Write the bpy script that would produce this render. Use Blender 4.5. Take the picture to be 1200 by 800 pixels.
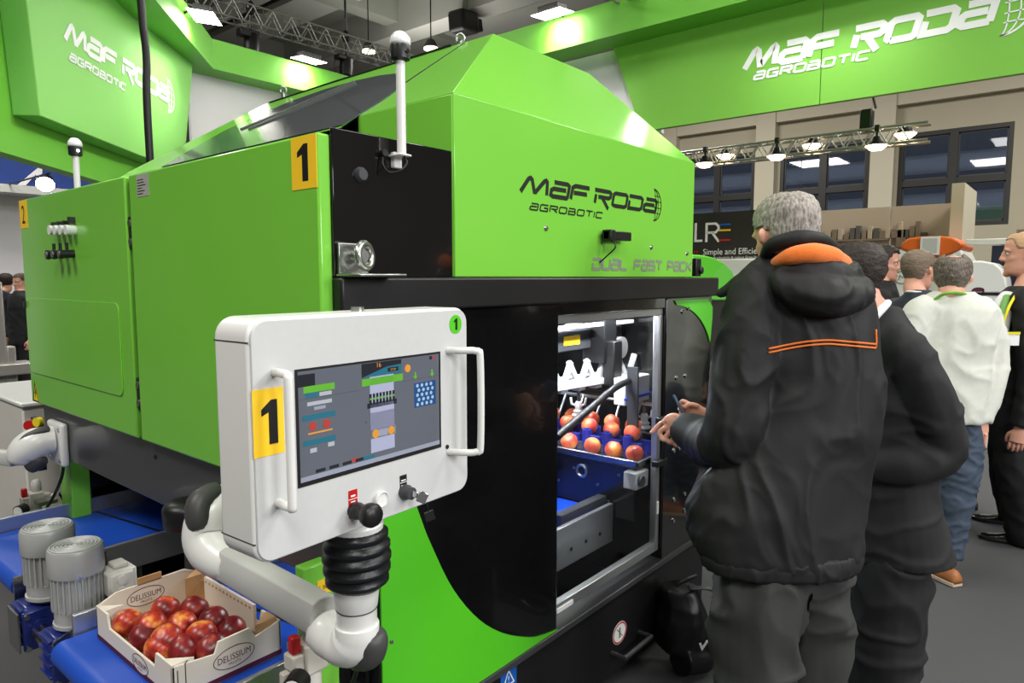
import bpy, bmesh, math, random
from mathutils import Vector, Matrix, noise
from mathutils.bvhtree import BVHTree
random.seed(7)
scene = bpy.context.scene
for o in list(bpy.data.objects): bpy.data.objects.remove(o, do_unlink=True)
C = scene.collection
# ---------------------------------------------------------------- camera
EYE = Vector((0, 0, 1.58)); PITCH = math.atan(75/800); YAW = math.radians(39.7)
FW = Vector((math.cos(YAW)*math.cos(PITCH), math.sin(YAW)*math.cos(PITCH), -math.sin(PITCH)))
RT = Vector((math.sin(YAW), -math.cos(YAW), 0)); UP = RT.cross(FW)
cd = bpy.data.cameras.new('camera'); cam = bpy.data.objects.new('camera', cd); C.objects.link(cam)
cd.sensor_width = 36; cd.lens = 24; cd.clip_start = .05; cd.clip_end = 200
cam.matrix_world = Matrix((( RT.x, UP.x, -FW.x, EYE.x), (RT.y, UP.y, -FW.y, EYE.y), (RT.z, UP.z, -FW.z, EYE.z), (0, 0, 0, 1)))
scene.camera = cam
# ---------------------------------------------------------------- world, exposure, hall lights and added fills
w = bpy.data.worlds.new('hall_daylight'); scene.world = w; w.use_nodes = True
w.node_tree.nodes['Background'].inputs[0].default_value = (.86, .88, .92, 1)
w.node_tree.nodes['Background'].inputs[1].default_value = 1.7
vs = scene.view_settings; vs.view_transform = 'Standard'; vs.look = 'None'; vs.gamma = 1; vs.exposure = 0.05
vs.use_curve_mapping = False
def area(name, loc, size, power, col=(1, .97, .92), target=None, sy=None):
    l = bpy.data.lights.new(name, 'AREA'); l.energy = power; l.color = col; l.size = size
    if sy: l.shape = 'RECTANGLE'; l.size_y = sy
    o = bpy.data.objects.new(name, l); C.objects.link(o); o.location = loc
    d = (Vector(target) - Vector(loc)) if target else Vector((0, 0, -1))
    o.rotation_euler = d.to_track_quat('-Z', 'Y').to_euler(); return o
for x, y, s, p in [(-3, -3, 2.6, 420), (4, -4, 2.6, 330), (-4, 3.5, 2.6, 420), (2.2, 2.2, 2.4, 130), (9, -3.5, 2.4, 560), (1.5, 11, 2.4, 420), (14, 8, 2.8, 650), (14, 0, 2.6, 500)]:
    area('hall_lamp', (x, y, 7.6), s, p)
for x, y, p in [(1, 6, 90), (12, 13, 90), (12, 3, 60)]: area('added_uplight', (x, y, 6.4), 2.5, p, target=(x, y, 20))  # added upward fills, no real fixtures; they brighten the ceiling
for x, y, z, p in [(.2, -4.6, 3.2, 128), (3.0, -4.8, 3.2, 128)]: area('added_fill', (x, y, z), 1.4, p, col=(.97, .98, 1), target=(1.8, 1.25, .9))  # added unseen fills that brighten the machine's right-hand faces
area('added_fill', (5.6, 2.8, 4.75), .6, 40, target=(2.9, 7.2, 3.4)).data.spread = math.radians(80)  # added unseen fill aimed at the angled left sign
# ---------------------------------------------------------------- materials
MATS = {}
def srgb(c): return tuple((v/255/12.92 if v/255 <= .04045 else ((v/255+.055)/1.055)**2.4) for v in c)
def mat(name, rgb, rough=.5, metal=0, coat=0, var=.06, vscale=8, bump=0, bscale=200, emit=0, alpha=1, trans=0, sheen=0, spec=.5, ior=1.45):
    m = bpy.data.materials.new(name); m.use_nodes = True; nt = m.node_tree; b = nt.nodes['Principled BSDF']
    col = srgb(rgb)
    b.inputs['Roughness'].default_value = rough; b.inputs['Metallic'].default_value = metal
    b.inputs['Coat Weight'].default_value = coat; b.inputs['Coat Roughness'].default_value = .04
    b.inputs['Specular IOR Level'].default_value = spec; b.inputs['IOR'].default_value = ior
    b.inputs['Sheen Weight'].default_value = sheen; b.inputs['Transmission Weight'].default_value = trans
    b.inputs['Alpha'].default_value = alpha
    tc = nt.nodes.new('ShaderNodeTexCoord')
    nz = nt.nodes.new('ShaderNodeTexNoise'); nz.inputs['Scale'].default_value = vscale; nz.inputs['Detail'].default_value = 4
    nt.links.new(tc.outputs['Object'], nz.inputs['Vector'])
    mx = nt.nodes.new('ShaderNodeMix'); mx.data_type = 'RGBA'
    mx.inputs['A'].default_value = (*[c*(1-var) for c in col], 1); mx.inputs['B'].default_value = (*[min(1, c*(1+var)) for c in col], 1)
    nt.links.new(nz.outputs['Fac'], mx.inputs['Factor']); nt.links.new(mx.outputs['Result'], b.inputs['Base Color'])
    if bump:
        n2 = nt.nodes.new('ShaderNodeTexNoise'); n2.inputs['Scale'].default_value = bscale; n2.inputs['Detail'].default_value = 3
        nt.links.new(tc.outputs['Object'], n2.inputs['Vector'])
        bp = nt.nodes.new('ShaderNodeBump'); bp.inputs['Strength'].default_value = bump; bp.inputs['Distance'].default_value = .01
        nt.links.new(n2.outputs['Fac'], bp.inputs['Height']); nt.links.new(bp.outputs['Normal'], b.inputs['Normal'])
    if emit:
        b.inputs['Emission Color'].default_value = (*col, 1); b.inputs['Emission Strength'].default_value = emit
    MATS[name] = m; return m
G = (119, 198, 62)
mat('green_paint', G, .45, coat=.75, var=.03, vscale=3, spec=.25)
MATS['green_paint'].node_tree.nodes['Principled BSDF'].inputs['Coat Roughness'].default_value = .1
mat('green_bright', (84, 196, 34), .35, coat=.3, var=.03, vscale=3)
mat('green_sign', (138, 208, 102), .55, var=.03, vscale=2)
mat('green_fascia', (122, 190, 66), .55, var=.03, vscale=2)
mat('green_ring', (112, 190, 60), .5, var=.03, vscale=2)
mat('black_gloss', (16, 15, 16), .12, coat=.6, var=.1)
mat('black_panel', (10, 10, 11), .2, coat=.4, var=.1)
mat('black_satin', (24, 24, 25), .38, var=.15)
mat('black_rubber', (22, 24, 26), .32, var=.15, bump=.1, bscale=300)
mat('dark_grey', (62, 63, 66), .4, var=.08)
mat('dark_pad', (66, 66, 66), .45, var=.08)
mat('beam_grey', (58, 58, 60), .28, coat=.3, var=.1, vscale=5)
mat('roof_dark', (72, 76, 82), .2, coat=.6, var=.1, vscale=4)
mat('white_plastic', (226, 226, 222), .32, coat=.2, var=.02)
mat('panel_face', (200, 201, 200), .38, metal=.0, var=.04, vscale=60, bump=.02, bscale=600)
mat('off_white', (216, 213, 205), .45, var=.04)
mat('cast_white', (205, 200, 188), .4, var=.06, vscale=30)
mat('grey_paint', (150, 150, 148), .45, var=.05)
mat('light_grey', (190, 190, 186), .45, var=.05)
mat('alu', (196, 197, 198), .3, metal=.85, var=.06, vscale=20)
mat('steel', (170, 170, 170), .25, metal=1, var=.08, vscale=30)
mat('chrome', (215, 215, 215), .1, metal=1, var=.03)
mat('zinc', (178, 180, 176), .3, metal=1, var=.12, vscale=40)
mat('cast_alu', (168, 168, 166), .5, metal=.4, var=.1, vscale=40, bump=.05, bscale=250)
mat('motor_paint', (186, 187, 186), .36, metal=.25, var=.06, vscale=30)
mat('motor_grille', (150, 150, 150), .5, var=.08)
mat('blue_belt', (24, 74, 178), .45, var=.06, vscale=6, bump=.05, bscale=500)
mat('blue_gear', (26, 40, 112), .3, coat=.3, var=.12, vscale=40)
mat('blue_cup', (34, 44, 138), .35, var=.1)
mat('blue_bin', (20, 66, 190), .3, var=.05)
mat('yellow_label', (250, 204, 40), .45, var=.03)
mat('yellow_warn', (238, 214, 36), .45, var=.03)
mat('ink_black', (18, 17, 17), .5, var=.05)
mat('ink_white', (238, 238, 236), .5, var=.02)
mat('ink_grey', (128, 138, 118), .5, var=.04)
mat('sign_white', (240, 242, 240), .5, var=.02)
mat('red_plastic', (188, 26, 28), .35, var=.06)
mat('orange_paint', (214, 98, 24), .4, var=.04)
mat('navy_cloth', (28, 32, 52), .8, var=.2, vscale=12)
mat('label_grey', (168, 168, 160), .4, var=.05)
mat('label_blue', (22, 92, 178), .45, var=.04)
mat('hose_black', (20, 20, 20), .4, var=.1)
mat('carpet', (79, 79, 81), .95, var=.22, vscale=420, bump=.35, bscale=700)
mat('concrete', (140, 144, 132), .8, var=.08, vscale=1.5)
mat('concrete_light', (176, 176, 168), .8, var=.08, vscale=1.5)
mat('wall_beige', (168, 160, 140), .8, var=.05, vscale=.7)
mat('pillar_beige', (188, 180, 160), .8, var=.05, vscale=.7)
mat('window_frame', (44, 42, 40), .45, var=.1)
mat('facade_light', (158, 160, 166), .8, var=.06, emit=.0)
mat('facade_dark', (84, 86, 92), .8, var=.1)
mat('wall_white', (226, 222, 226), .7, var=.03, vscale=1)
mat('header_blue', (34, 60, 130), .6, var=.05, vscale=1)
mat('stand_black', (40, 35, 34), .5, var=.08)
mat('wall_dim', (96, 92, 88), .8, var=.3, vscale=.5)
mat('taupe', (196, 176, 158), .22, coat=.4, var=.06, vscale=2)
mat('taupe_dark', (138, 120, 104), .4, var=.1, vscale=8)
mat('truss_alu', (176, 176, 168), .35, metal=.7, var=.06)
mat('lamp_black', (24, 24, 24), .4, var=.1)
mat('stainless', (176, 172, 168), .3, metal=.6, var=.05)
mat('cardboard', (190, 150, 104), .85, var=.08, vscale=40)
mat('cardboard_white', (228, 219, 203), .7, var=.04, vscale=15)
mat('maroon', (84, 28, 52), .6, var=.06)
mat('skin', (214, 158, 136), .5, var=.08, vscale=40, bump=.05, bscale=300)
mat('skin_pink', (226, 168, 144), .48, var=.09, vscale=40, bump=.05, bscale=300)
mat('jacket_black', (27, 27, 28), .62, var=.12, vscale=30, bump=.12, bscale=500, spec=.35)
mat('fleece_orange', (238, 120, 42), .9, var=.08, vscale=60, bump=.2, bscale=300, sheen=.3)
mat('piping_orange', (226, 116, 40), .7, var=.06)
mat('trouser_grey', (48, 48, 47), .85, var=.1, vscale=60, bump=.1, bscale=900)
mat('suit_black', (24, 24, 26), .8, var=.1, vscale=60, bump=.08, bscale=900)
mat('suit_dark', (22, 22, 24), .8, var=.1, vscale=60)
mat('suit_navy', (44, 48, 58), .8, var=.1, vscale=60)
mat('sweater', (212, 214, 204), .95, var=.07, vscale=50, bump=.25, bscale=500, sheen=.1)
mat('jeans', (62, 74, 90), .85, var=.2, vscale=25, bump=.1, bscale=900)
mat('leather_brown', (164, 104, 62), .45, var=.12, vscale=30)
mat('leather_black', (22, 22, 23), .16, coat=.5, var=.1)
mat('sole_light', (198, 182, 160), .7, var=.06)
mat('hair_dark', (44, 34, 28), .6, var=.35, vscale=120, bump=.5, bscale=160)
mat('hair_brown', (74, 62, 52), .6, var=.35, vscale=120, bump=.5, bscale=160)
mat('hair_blond', (204, 164, 126), .6, var=.2, vscale=120, bump=.4, bscale=160)
mat('hair_fair', (120, 104, 88), .6, var=.3, vscale=120, bump=.5, bscale=160)
mat('shirt_white', (236, 236, 238), .7, var=.02)
mat('tie_green', (120, 178, 96), .6, var=.15, vscale=90)
mat('lanyard_yellow', (226, 214, 30), .6, var=.06)
mat('lanyard_green', (120, 180, 60), .6, var=.3, vscale=30)
mat('eye_white', (235, 230, 225), .2, var=.02)
mat('phone_blue', (78, 100, 122), .25, metal=.3, var=.05)
mat('screen_bg', (90, 94, 104), .1, coat=.4, var=.02, emit=.12)
mat('lamp_glow', (255, 250, 240), .5, emit=24)
mat('lamp_warm', (255, 226, 186), .5, emit=10)
mat('led_white', (235, 240, 255), .5, emit=7)
mat('dome_white', (236, 238, 236), .2, coat=.4, var=.02)
mat('perf_grey', (150, 150, 150), .4, metal=.5, var=.3, vscale=250)
def ui(name, rgb, e=.1): return mat('ui_'+name, rgb, .2, var=.01, emit=e)
for n, c in dict(teal=(40, 102, 122), green=(92, 164, 52), lilac=(158, 162, 188), dark=(36, 38, 44), navy=(34, 72, 122), dot=(150, 182, 208), red=(166, 62, 56), orange=(206, 142, 60), bar=(140, 146, 162), white=(164, 168, 176), line=(74, 78, 88), box=(120, 122, 130)).items(): ui(n, c)
def glass_mat(name, tint, rough=.02, refl=.04, edge=.5):
    m = bpy.data.materials.new(name); m.use_nodes = True; nt = m.node_tree; nt.nodes.remove(nt.nodes['Principled BSDF'])
    out = nt.nodes['Material Output']; t = nt.nodes.new('ShaderNodeBsdfTransparent'); t.inputs[0].default_value = (*tint, 1)
    g = nt.nodes.new('ShaderNodeBsdfGlossy'); g.inputs['Roughness'].default_value = rough
    lw = nt.nodes.new('ShaderNodeLayerWeight'); pw = nt.nodes.new('ShaderNodeMath'); pw.operation = 'POWER'; pw.inputs[1].default_value = 4
    ad = nt.nodes.new('ShaderNodeMath'); ad.operation = 'MULTIPLY_ADD'; ad.inputs[1].default_value = edge; ad.inputs[2].default_value = refl
    mx = nt.nodes.new('ShaderNodeMixShader'); nt.links.new(lw.outputs['Facing'], pw.inputs[0]); nt.links.new(pw.outputs[0], ad.inputs[0]); nt.links.new(ad.outputs[0], mx.inputs[0])
    nt.links.new(t.outputs[0], mx.inputs[1]); nt.links.new(g.outputs[0], mx.inputs[2]); nt.links.new(mx.outputs[0], out.inputs[0]); MATS[name] = m
glass_mat('door_glass', (.93, .95, .97), refl=.015, edge=.25)
glass_mat('window_glass', (.55, .6, .68), refl=.08)
def two_tone(name, c1, c2, scale, lo, hi, rough=.35, stretch=(1, 1, 1), c3=None, bump=0):
    m = bpy.data.materials.new(name); m.use_nodes = True; nt = m.node_tree; b = nt.nodes['Principled BSDF']; b.inputs['Roughness'].default_value = rough
    tc = nt.nodes.new('ShaderNodeTexCoord'); mp = nt.nodes.new('ShaderNodeMapping'); mp.inputs['Scale'].default_value = stretch
    oi = nt.nodes.new('ShaderNodeObjectInfo'); va = nt.nodes.new('ShaderNodeVectorMath'); va.operation = 'ADD'
    sc = nt.nodes.new('ShaderNodeVectorMath'); sc.operation = 'SCALE'; sc.inputs['Scale'].default_value = 7
    cb = nt.nodes.new('ShaderNodeCombineXYZ'); nt.links.new(oi.outputs['Random'], cb.inputs[0]); nt.links.new(oi.outputs['Random'], cb.inputs[1])
    nt.links.new(cb.outputs[0], sc.inputs[0]); nt.links.new(tc.outputs['Object'], mp.inputs[0]); nt.links.new(mp.outputs[0], va.inputs[0]); nt.links.new(sc.outputs[0], va.inputs[1])
    nz = nt.nodes.new('ShaderNodeTexNoise'); nz.inputs['Scale'].default_value = scale; nz.inputs['Detail'].default_value = 5; nt.links.new(va.outputs[0], nz.inputs['Vector'])
    r = nt.nodes.new('ShaderNodeValToRGB'); r.color_ramp.elements[0].position = lo; r.color_ramp.elements[1].position = hi
    r.color_ramp.elements[0].color = (*srgb(c1), 1); r.color_ramp.elements[1].color = (*srgb(c2), 1)
    if c3: e = r.color_ramp.elements.new((lo+hi)/2); e.color = (*srgb(c3), 1)
    nt.links.new(nz.outputs['Fac'], r.inputs[0]); nt.links.new(r.outputs[0], b.inputs['Base Color'])
    if bump:
        bp = nt.nodes.new('ShaderNodeBump'); bp.inputs['Strength'].default_value = bump; bp.inputs['Distance'].default_value = .01
        nt.links.new(nz.outputs['Fac'], bp.inputs['Height']); nt.links.new(bp.outputs[0], b.inputs['Normal'])
    MATS[name] = m
two_tone('fruit_red', (112, 22, 26), (236, 160, 74), 24, .36, .66, .32, c3=(186, 58, 38))
two_tone('fruit_dark', (92, 20, 26), (196, 92, 60), 28, .38, .74, .32, c3=(132, 34, 34))
two_tone('fruit_light', (196, 62, 52), (240, 172, 70), 18, .35, .72, .35, c3=(222, 108, 72))
two_tone('hair_grey', (104, 97, 90), (184, 176, 168), 150, .32, .68, .65, stretch=(1, 1, .35), bump=.4)
two_tone('hair_greybrown', (66, 58, 52), (132, 120, 108), 150, .3, .7, .65, stretch=(1, 1, .35), bump=.4)

# ---------------------------------------------------------------- object helpers
ROOT = {}
def V(*a): return Vector(a)
def at(px, py, dep): return EYE + (FW + RT*((px-600)/800) - UP*((py-400)/800))*dep
def tag(o, label, cat, group=None):
    o['label'] = label; o['category'] = cat
    if group: o['group'] = group
    return o
def thing(name, label, cat, loc=(0, 0, 0), rz=0, group=None):
    o = bpy.data.objects.new(name, None); C.objects.link(o); o.empty_display_size = .1
    o.location = loc; o.rotation_euler = (0, 0, rz); ROOT[o] = Matrix.Translation(Vector(loc)) @ Matrix.Rotation(rz, 4, 'Z')
    return tag(o, label, cat, group)
def link_mesh(name, me, m, parent=None, label=None, kind=None):
    o = bpy.data.objects.new(name, me); C.objects.link(o)
    if m and not me.materials: me.materials.append(MATS[m])
    if parent:
        o.parent = parent; ROOT[o] = ROOT[parent]
    else: ROOT[o] = Matrix.Identity(4)
    if label: o['label'] = label
    if kind: o['kind'] = kind
    return o
def basis(d):
    d = Vector(d).normalized(); a = V(0, 0, 1) if abs(d.z) < .9 else V(1, 0, 0)
    u = d.cross(a).normalized(); return d, u, d.cross(u).normalized()
class MB:
    def __init__(s): s.v = []; s.f = []; s.m = []; s.mats = []; s.cur = 0
    def mat(s, name):
        if name not in s.mats: s.mats.append(name)
        s.cur = s.mats.index(name); return s
    def add(s, vs, fs):
        n = len(s.v); s.v += [Vector(p) for p in vs]; s.f += [tuple(i+n for i in f) for f in fs]; s.m += [s.cur]*len(fs); return s
    def box(s, a, b):
        x0, x1 = sorted((a[0], b[0])); y0, y1 = sorted((a[1], b[1])); z0, z1 = sorted((a[2], b[2]))
        return s.add([(x0,y0,z0),(x1,y0,z0),(x1,y1,z0),(x0,y1,z0),(x0,y0,z1),(x1,y0,z1),(x1,y1,z1),(x0,y1,z1)],
            [(3,2,1,0),(4,5,6,7),(0,1,5,4),(1,2,6,5),(2,3,7,6),(3,0,4,7)])
    def bar(s, p, q, wd, ht, up=(0, 0, 1)):
        p = Vector(p); q = Vector(q); d = (q-p).normalized(); u = Vector(up)
        a = d.cross(u); a = a.normalized() if a.length > 1e-4 else d.cross(V(1, 0, 0)).normalized(); b = a.cross(d)
        vs = [e + a*(i*wd/2) + b*(j*ht/2) for e in (p, q) for i, j in ((-1,-1),(1,-1),(1,1),(-1,1))]
        return s.add(vs, [(0,1,2,3),(7,6,5,4),(0,4,5,1),(1,5,6,2),(2,6,7,3),(3,7,4,0)])
    def prism(s, poly, h):     # poly: 3D points, h: extrusion vector
        n = len(poly); h = Vector(h); vs = [Vector(p) for p in poly] + [Vector(p)+h for p in poly]
        fs = [tuple(range(n))[::-1], tuple(range(n, 2*n))] + [(i, (i+1) % n, n+(i+1) % n, n+i) for i in range(n)]
        return s.add(vs, fs)
    def cyl(s, p, q, r, r2=None, n=16, caps=True):
        p = Vector(p); q = Vector(q); d, u, w_ = basis(q-p); r2 = r if r2 is None else r2; vs = []
        for e, rr in ((p, r), (q, r2)): vs += [e + (u*math.cos(2*math.pi*i/n) + w_*math.sin(2*math.pi*i/n))*rr for i in range(n)]
        fs = [(i, (i+1) % n, n+(i+1) % n, n+i) for i in range(n)]
        if caps: fs += [tuple(range(n))[::-1], tuple(range(n, 2*n))]
        return s.add(vs, fs)
    def rings(s, rs, caps=True):
        n = len(rs[0]); vs = [p for r in rs for p in r]; k = len(rs)
        fs = [(a*n+i, a*n+(i+1) % n, (a+1)*n+(i+1) % n, (a+1)*n+i) for a in range(k-1) for i in range(n)]
        if caps: fs += [tuple(range(n))[::-1], tuple(range((k-1)*n, k*n))]
        return s.add(vs, fs)
    def tube(s, pts, r, n=10, flat=1.0, ref=None):
        pts = [Vector(p) for p in pts]; rr = r if isinstance(r, (list, tuple)) else [r]*len(pts); rs = []; u = None
        for i, p in enumerate(pts):
            d = (pts[min(i+1, len(pts)-1)] - pts[max(i-1, 0)]).normalized()
            if u is None:
                u = Vector(ref) if ref else basis(d)[1]
            u = (u - d*u.dot(d)).normalized(); w_ = d.cross(u)
            rs.append([p + u*(math.cos(2*math.pi*j/n)*rr[i]) + w_*(math.sin(2*math.pi*j/n)*rr[i]*flat) for j in range(n)])
        return s.rings(rs)
    def lathe(s, prof, base, axis=(0, 0, 1), n=24):     # prof: (r, h)
        b = Vector(base); d, u, w_ = basis(axis)
        return s.rings([[b + d*h + (u*math.cos(2*math.pi*i/n) + w_*math.sin(2*math.pi*i/n))*max(r, 1e-4) for i in range(n)] for r, h in prof])
    def ball(s, c, r, n=16, k=10, sc=(1, 1, 1)):
        c = Vector(c); rs = []
        for a in range(k+1):
            t = math.pi*a/k; rs.append([c + V(sc[0]*r*max(math.sin(t), 1e-3)*math.cos(2*math.pi*i/n), sc[1]*r*max(math.sin(t), 1e-3)*math.sin(2*math.pi*i/n), -sc[2]*r*math.cos(t)) for i in range(n)])
        return s.rings(rs)
    def torus(s, c, axis, R, r, n=24, k=8, a0=0, a1=2*math.pi):
        c = Vector(c); d, u, w_ = basis(axis); full = abs(a1-a0-2*math.pi) < 1e-6; rs = []
        for i in range(n+1):
            a = a0 + (a1-a0)*i/n; e = u*math.cos(a) + w_*math.sin(a)
            rs.append([c + e*(R + r*math.cos(2*math.pi*j/k)) + d*(r*math.sin(2*math.pi*j/k)) for j in range(k)])
        return s.rings(rs, caps=not full)
    def build(s, name, m=None, parent=None, smooth=False, bevel=0, seg=2, label=None, kind=None, local=False):
        vs = s.v
        if parent is not None and not local:
            inv = ROOT[parent].inverted(); vs = [inv @ p for p in vs]
        me = bpy.data.meshes.new(name); me.from_pydata([tuple(p) for p in vs], [], s.f); me.update()
        if s.mats:
            for k in s.mats: me.materials.append(MATS[k])
            me.polygons.foreach_set('material_index', s.m)
        o = link_mesh(name, me, m, parent, label, kind)
        bm = bmesh.new(); bm.from_mesh(me); bmesh.ops.recalc_face_normals(bm, faces=bm.faces); bm.to_mesh(me); bm.free()
        if smooth: me.polygons.foreach_set('use_smooth', [True]*len(me.polygons)); 
        if smooth and smooth != 'all':
            try: me.set_sharp_from_angle(angle=math.radians(40))
            except Exception: pass
        if bevel:
            md = o.modifiers.new('bevel', 'BEVEL'); md.width = bevel; md.segments = seg; md.limit_method = 'ANGLE'; md.angle_limit = math.radians(35); md.harden_normals = False
            me.polygons.foreach_set('use_smooth', [True]*len(me.polygons))
            try: me.set_sharp_from_angle(angle=math.radians(50))
            except Exception: pass
        return o
def single(o, label, cat, group=None): return tag(o, label, cat, group)
def structure(o): o['kind'] = 'structure'; return o
def bez(p0, p1, p2, p3, n=12):
    P = [Vector(p) for p in (p0, p1, p2, p3)]
    return [P[0]*(1-t)**3 + P[1]*3*t*(1-t)**2 + P[2]*3*t*t*(1-t) + P[3]*t**3 for t in [i/n for i in range(n+1)]]
def smooth_path(pts, n=6):
    pts = [Vector(p) for p in pts]; out = []
    for i in range(len(pts)-1):
        a, b, c, d = pts[max(i-1, 0)], pts[i], pts[i+1], pts[min(i+2, len(pts)-1)]
        for k in range(n):
            t = k/n; out.append(.5*((2*b) + (c-a)*t + (2*a-5*b+4*c-d)*t*t + (3*b-a-3*c+d)*t**3))
    return out + [pts[-1]]
# flat print: frame = (origin, right, up); graphics are thin raised films
class Frame:
    def __init__(s, o, u, v): s.o = Vector(o); s.u = Vector(u).normalized(); s.v = Vector(v).normalized(); s.n = s.u.cross(s.v)
    def p(s, x, y, h=0): return s.o + s.u*x + s.v*y + s.n*h
def plate(mb, fr, poly, h0=.0004, h1=.0012):
    return mb.prism([fr.p(x, y, h0) for x, y in poly], fr.n*(h1-h0))
def rect(x0, y0, x1, y1): return [(x0, y0), (x1, y0), (x1, y1), (x0, y1)]
def rrect(x0, y0, x1, y1, r, n=5):
    out = []
    for cx, cy, a in ((x1-r, y0+r, -90), (x1-r, y1-r, 0), (x0+r, y1-r, 90), (x0+r, y0+r, 180)):
        out += [(cx+r*math.cos(math.radians(a+90*i/n)), cy+r*math.sin(math.radians(a+90*i/n))) for i in range(n+1)]
    return out
def oval(cx, cy, rx, ry, n=28): return [(cx+rx*math.cos(2*math.pi*i/n), cy+ry*math.sin(2*math.pi*i/n)) for i in range(n)]
def stroke(mb, fr, pts, wd, h0=.0004, h1=.0012, closed=False):
    pts = [Vector((p[0], p[1])) for p in pts]; n = len(pts); L = []; R_ = []
    for i in range(n):
        if closed: d1 = (pts[i]-pts[i-1]).normalized(); d2 = (pts[(i+1) % n]-pts[i]).normalized()
        else:
            d1 = (pts[i]-pts[i-1]).normalized() if i else None; d2 = (pts[i+1]-pts[i]).normalized() if i < n-1 else None
            d1 = d1 or d2; d2 = d2 or d1
        nn = (Vector((-d1.y, d1.x)) + Vector((-d2.y, d2.x))); k = nn.length
        nn = nn.normalized()*(wd/2/max(k/2, .45)) if k > 1e-5 else Vector((-d1.y, d1.x))*wd/2
        L.append(pts[i]+nn); R_.append(pts[i]-nn)
    for i in range(n if closed else n-1):
        j = (i+1) % n; plate(mb, fr, [tuple(R_[i]), tuple(R_[j]), tuple(L[j]), tuple(L[i])], h0, h1)
    return mb
GL = {
 'M': ([[(.02,0),(.3,.92),(.4,1),(.5,.9),(.72,.12),(.8,.12),(1.15,.92),(1.25,1),(1.33,.9),(1.42,0)]], 1.42),
 'A': ([[(.1,1),(.88,1),(1,.88),(1,0)],[(1,0),(.12,0),(0,.1),(0,.42),(.12,.54),(.84,.54)]], 1.0),
 'F': ([[(1.05,1),(.16,1),(0,.84),(0,0)],[(.12,.5),(.95,.5)]], 1.0),
 'R': ([[(0,0),(0,.66)],[(-.12,1),(.9,1),(1.02,.88),(1.02,.62),(.9,.5),(.18,.5)],[(.42,.5),(.98,-.34)]], 1.02),
 'r': ([[(0,0),(0,1),(.9,1),(1,.9),(1,.6),(.9,.5),(.18,.5)],[(.5,.5),(1,0)]], 1.0),
 'O': ([[(.12,0),(.9,0),(1.02,.12),(1.02,.88),(.9,1),(.12,1),(0,.88),(0,.12),(.12,0)]], 1.02),
 'D': ([[(-.05,1),(.88,1),(1.02,.86),(1.02,.14),(.88,0),(0,0),(0,.62)]], 1.02),
 'G': ([[(1,1),(.12,1),(0,.88),(0,.12),(.12,0),(1,0),(1,.5),(.5,.5)]], 1.0),
 'B': ([[(0,1),(.82,1),(.92,.9),(.92,.62),(.82,.52),(.12,.52)],[(.82,.52),(1,.4),(1,.1),(.9,0),(0,0),(0,.7)]], 1.0),
 'T': ([[(0,1),(1,1)],[(.5,1),(.5,0)]], 1.0), 'I': ([[(0,0),(0,1)]], 0.0),
 'C': ([[(1,1),(.12,1),(0,.88),(0,.12),(.12,0),(1,0)]], 1.0),
 'U': ([[(0,1),(0,.12),(.12,0),(.88,0),(1,.12),(1,1)]], 1.0), 'L': ([[(0,1),(0,.1),(.1,0),(.9,0)]], .9),
 'S': ([[(1,1),(.1,1),(0,.9),(0,.6),(.1,.52),(.9,.52),(1,.42),(1,.1),(.9,0),(0,0)]], 1.0),
 'P': ([[(0,0),(0,1),(.9,1),(1,.9),(1,.55),(.9,.45),(0,.45)]], 1.0),
 'K': ([[(0,0),(0,1)],[(1,1),(.3,.52),(.12,.52)],[(.3,.52),(1,0)]], 1.0)}
def techno(mb, fr, s, x, y, h, wd=.75, gap=.3, weight=.2, shear=.2, h1=.0012):
    cx = x
    for ch in s:
        if ch == ' ': cx += h*.55; continue
        st, gw = GL[ch]
        for i_, pl in enumerate(st):
            hh = h*(1-weight)
            stroke(mb, fr, [(cx + px_*h*wd + (py_*hh + h*weight/2)*shear + h*weight/2, y + py_*hh + h*weight/2) for px_, py_ in pl], h*weight, h1=h1*(1+.12*i_))
        cx += gw*h*wd + h*gap + h*weight*.2
    return cx
def techno_fit(mb, fr, s, x, y, h, length, gap=.26, weight=.22, shear=.2, h1=.0012):
    n = len(s.replace(' ', '')); fix = sum(h*.55 for c in s if c == ' ') + (n-1)*h*(gap+weight*.2) + h*(weight+shear)
    gw = sum(GL[c][1] for c in s if c != ' '); techno(mb, fr, s, x, y, h, (length-fix)/(gw*h), gap, weight, shear, h1)
def globe(mb, fr, cx, cy, r, wd, h1=.0012):
    A = [math.radians(a) for a in range(-100, 101, 10)]
    for k, ph in ((1, 0), (.62, 0), (.25, 0)):
        stroke(mb, fr, [(cx + r*k*math.cos(a), cy + r*math.sin(a)) for a in A if abs(a) < 1.7], wd*(1.5 if k == 1 else 1), h1=h1)
    for q in (-.55, -.2, .2, .55):
        c = math.sqrt(1-q*q); stroke(mb, fr, [(cx + r*c*t, cy + r*q + .04*r*math.sin(t*3)) for t in (.1, .35, .6, .8, .97)], wd, h1=h1)
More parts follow.
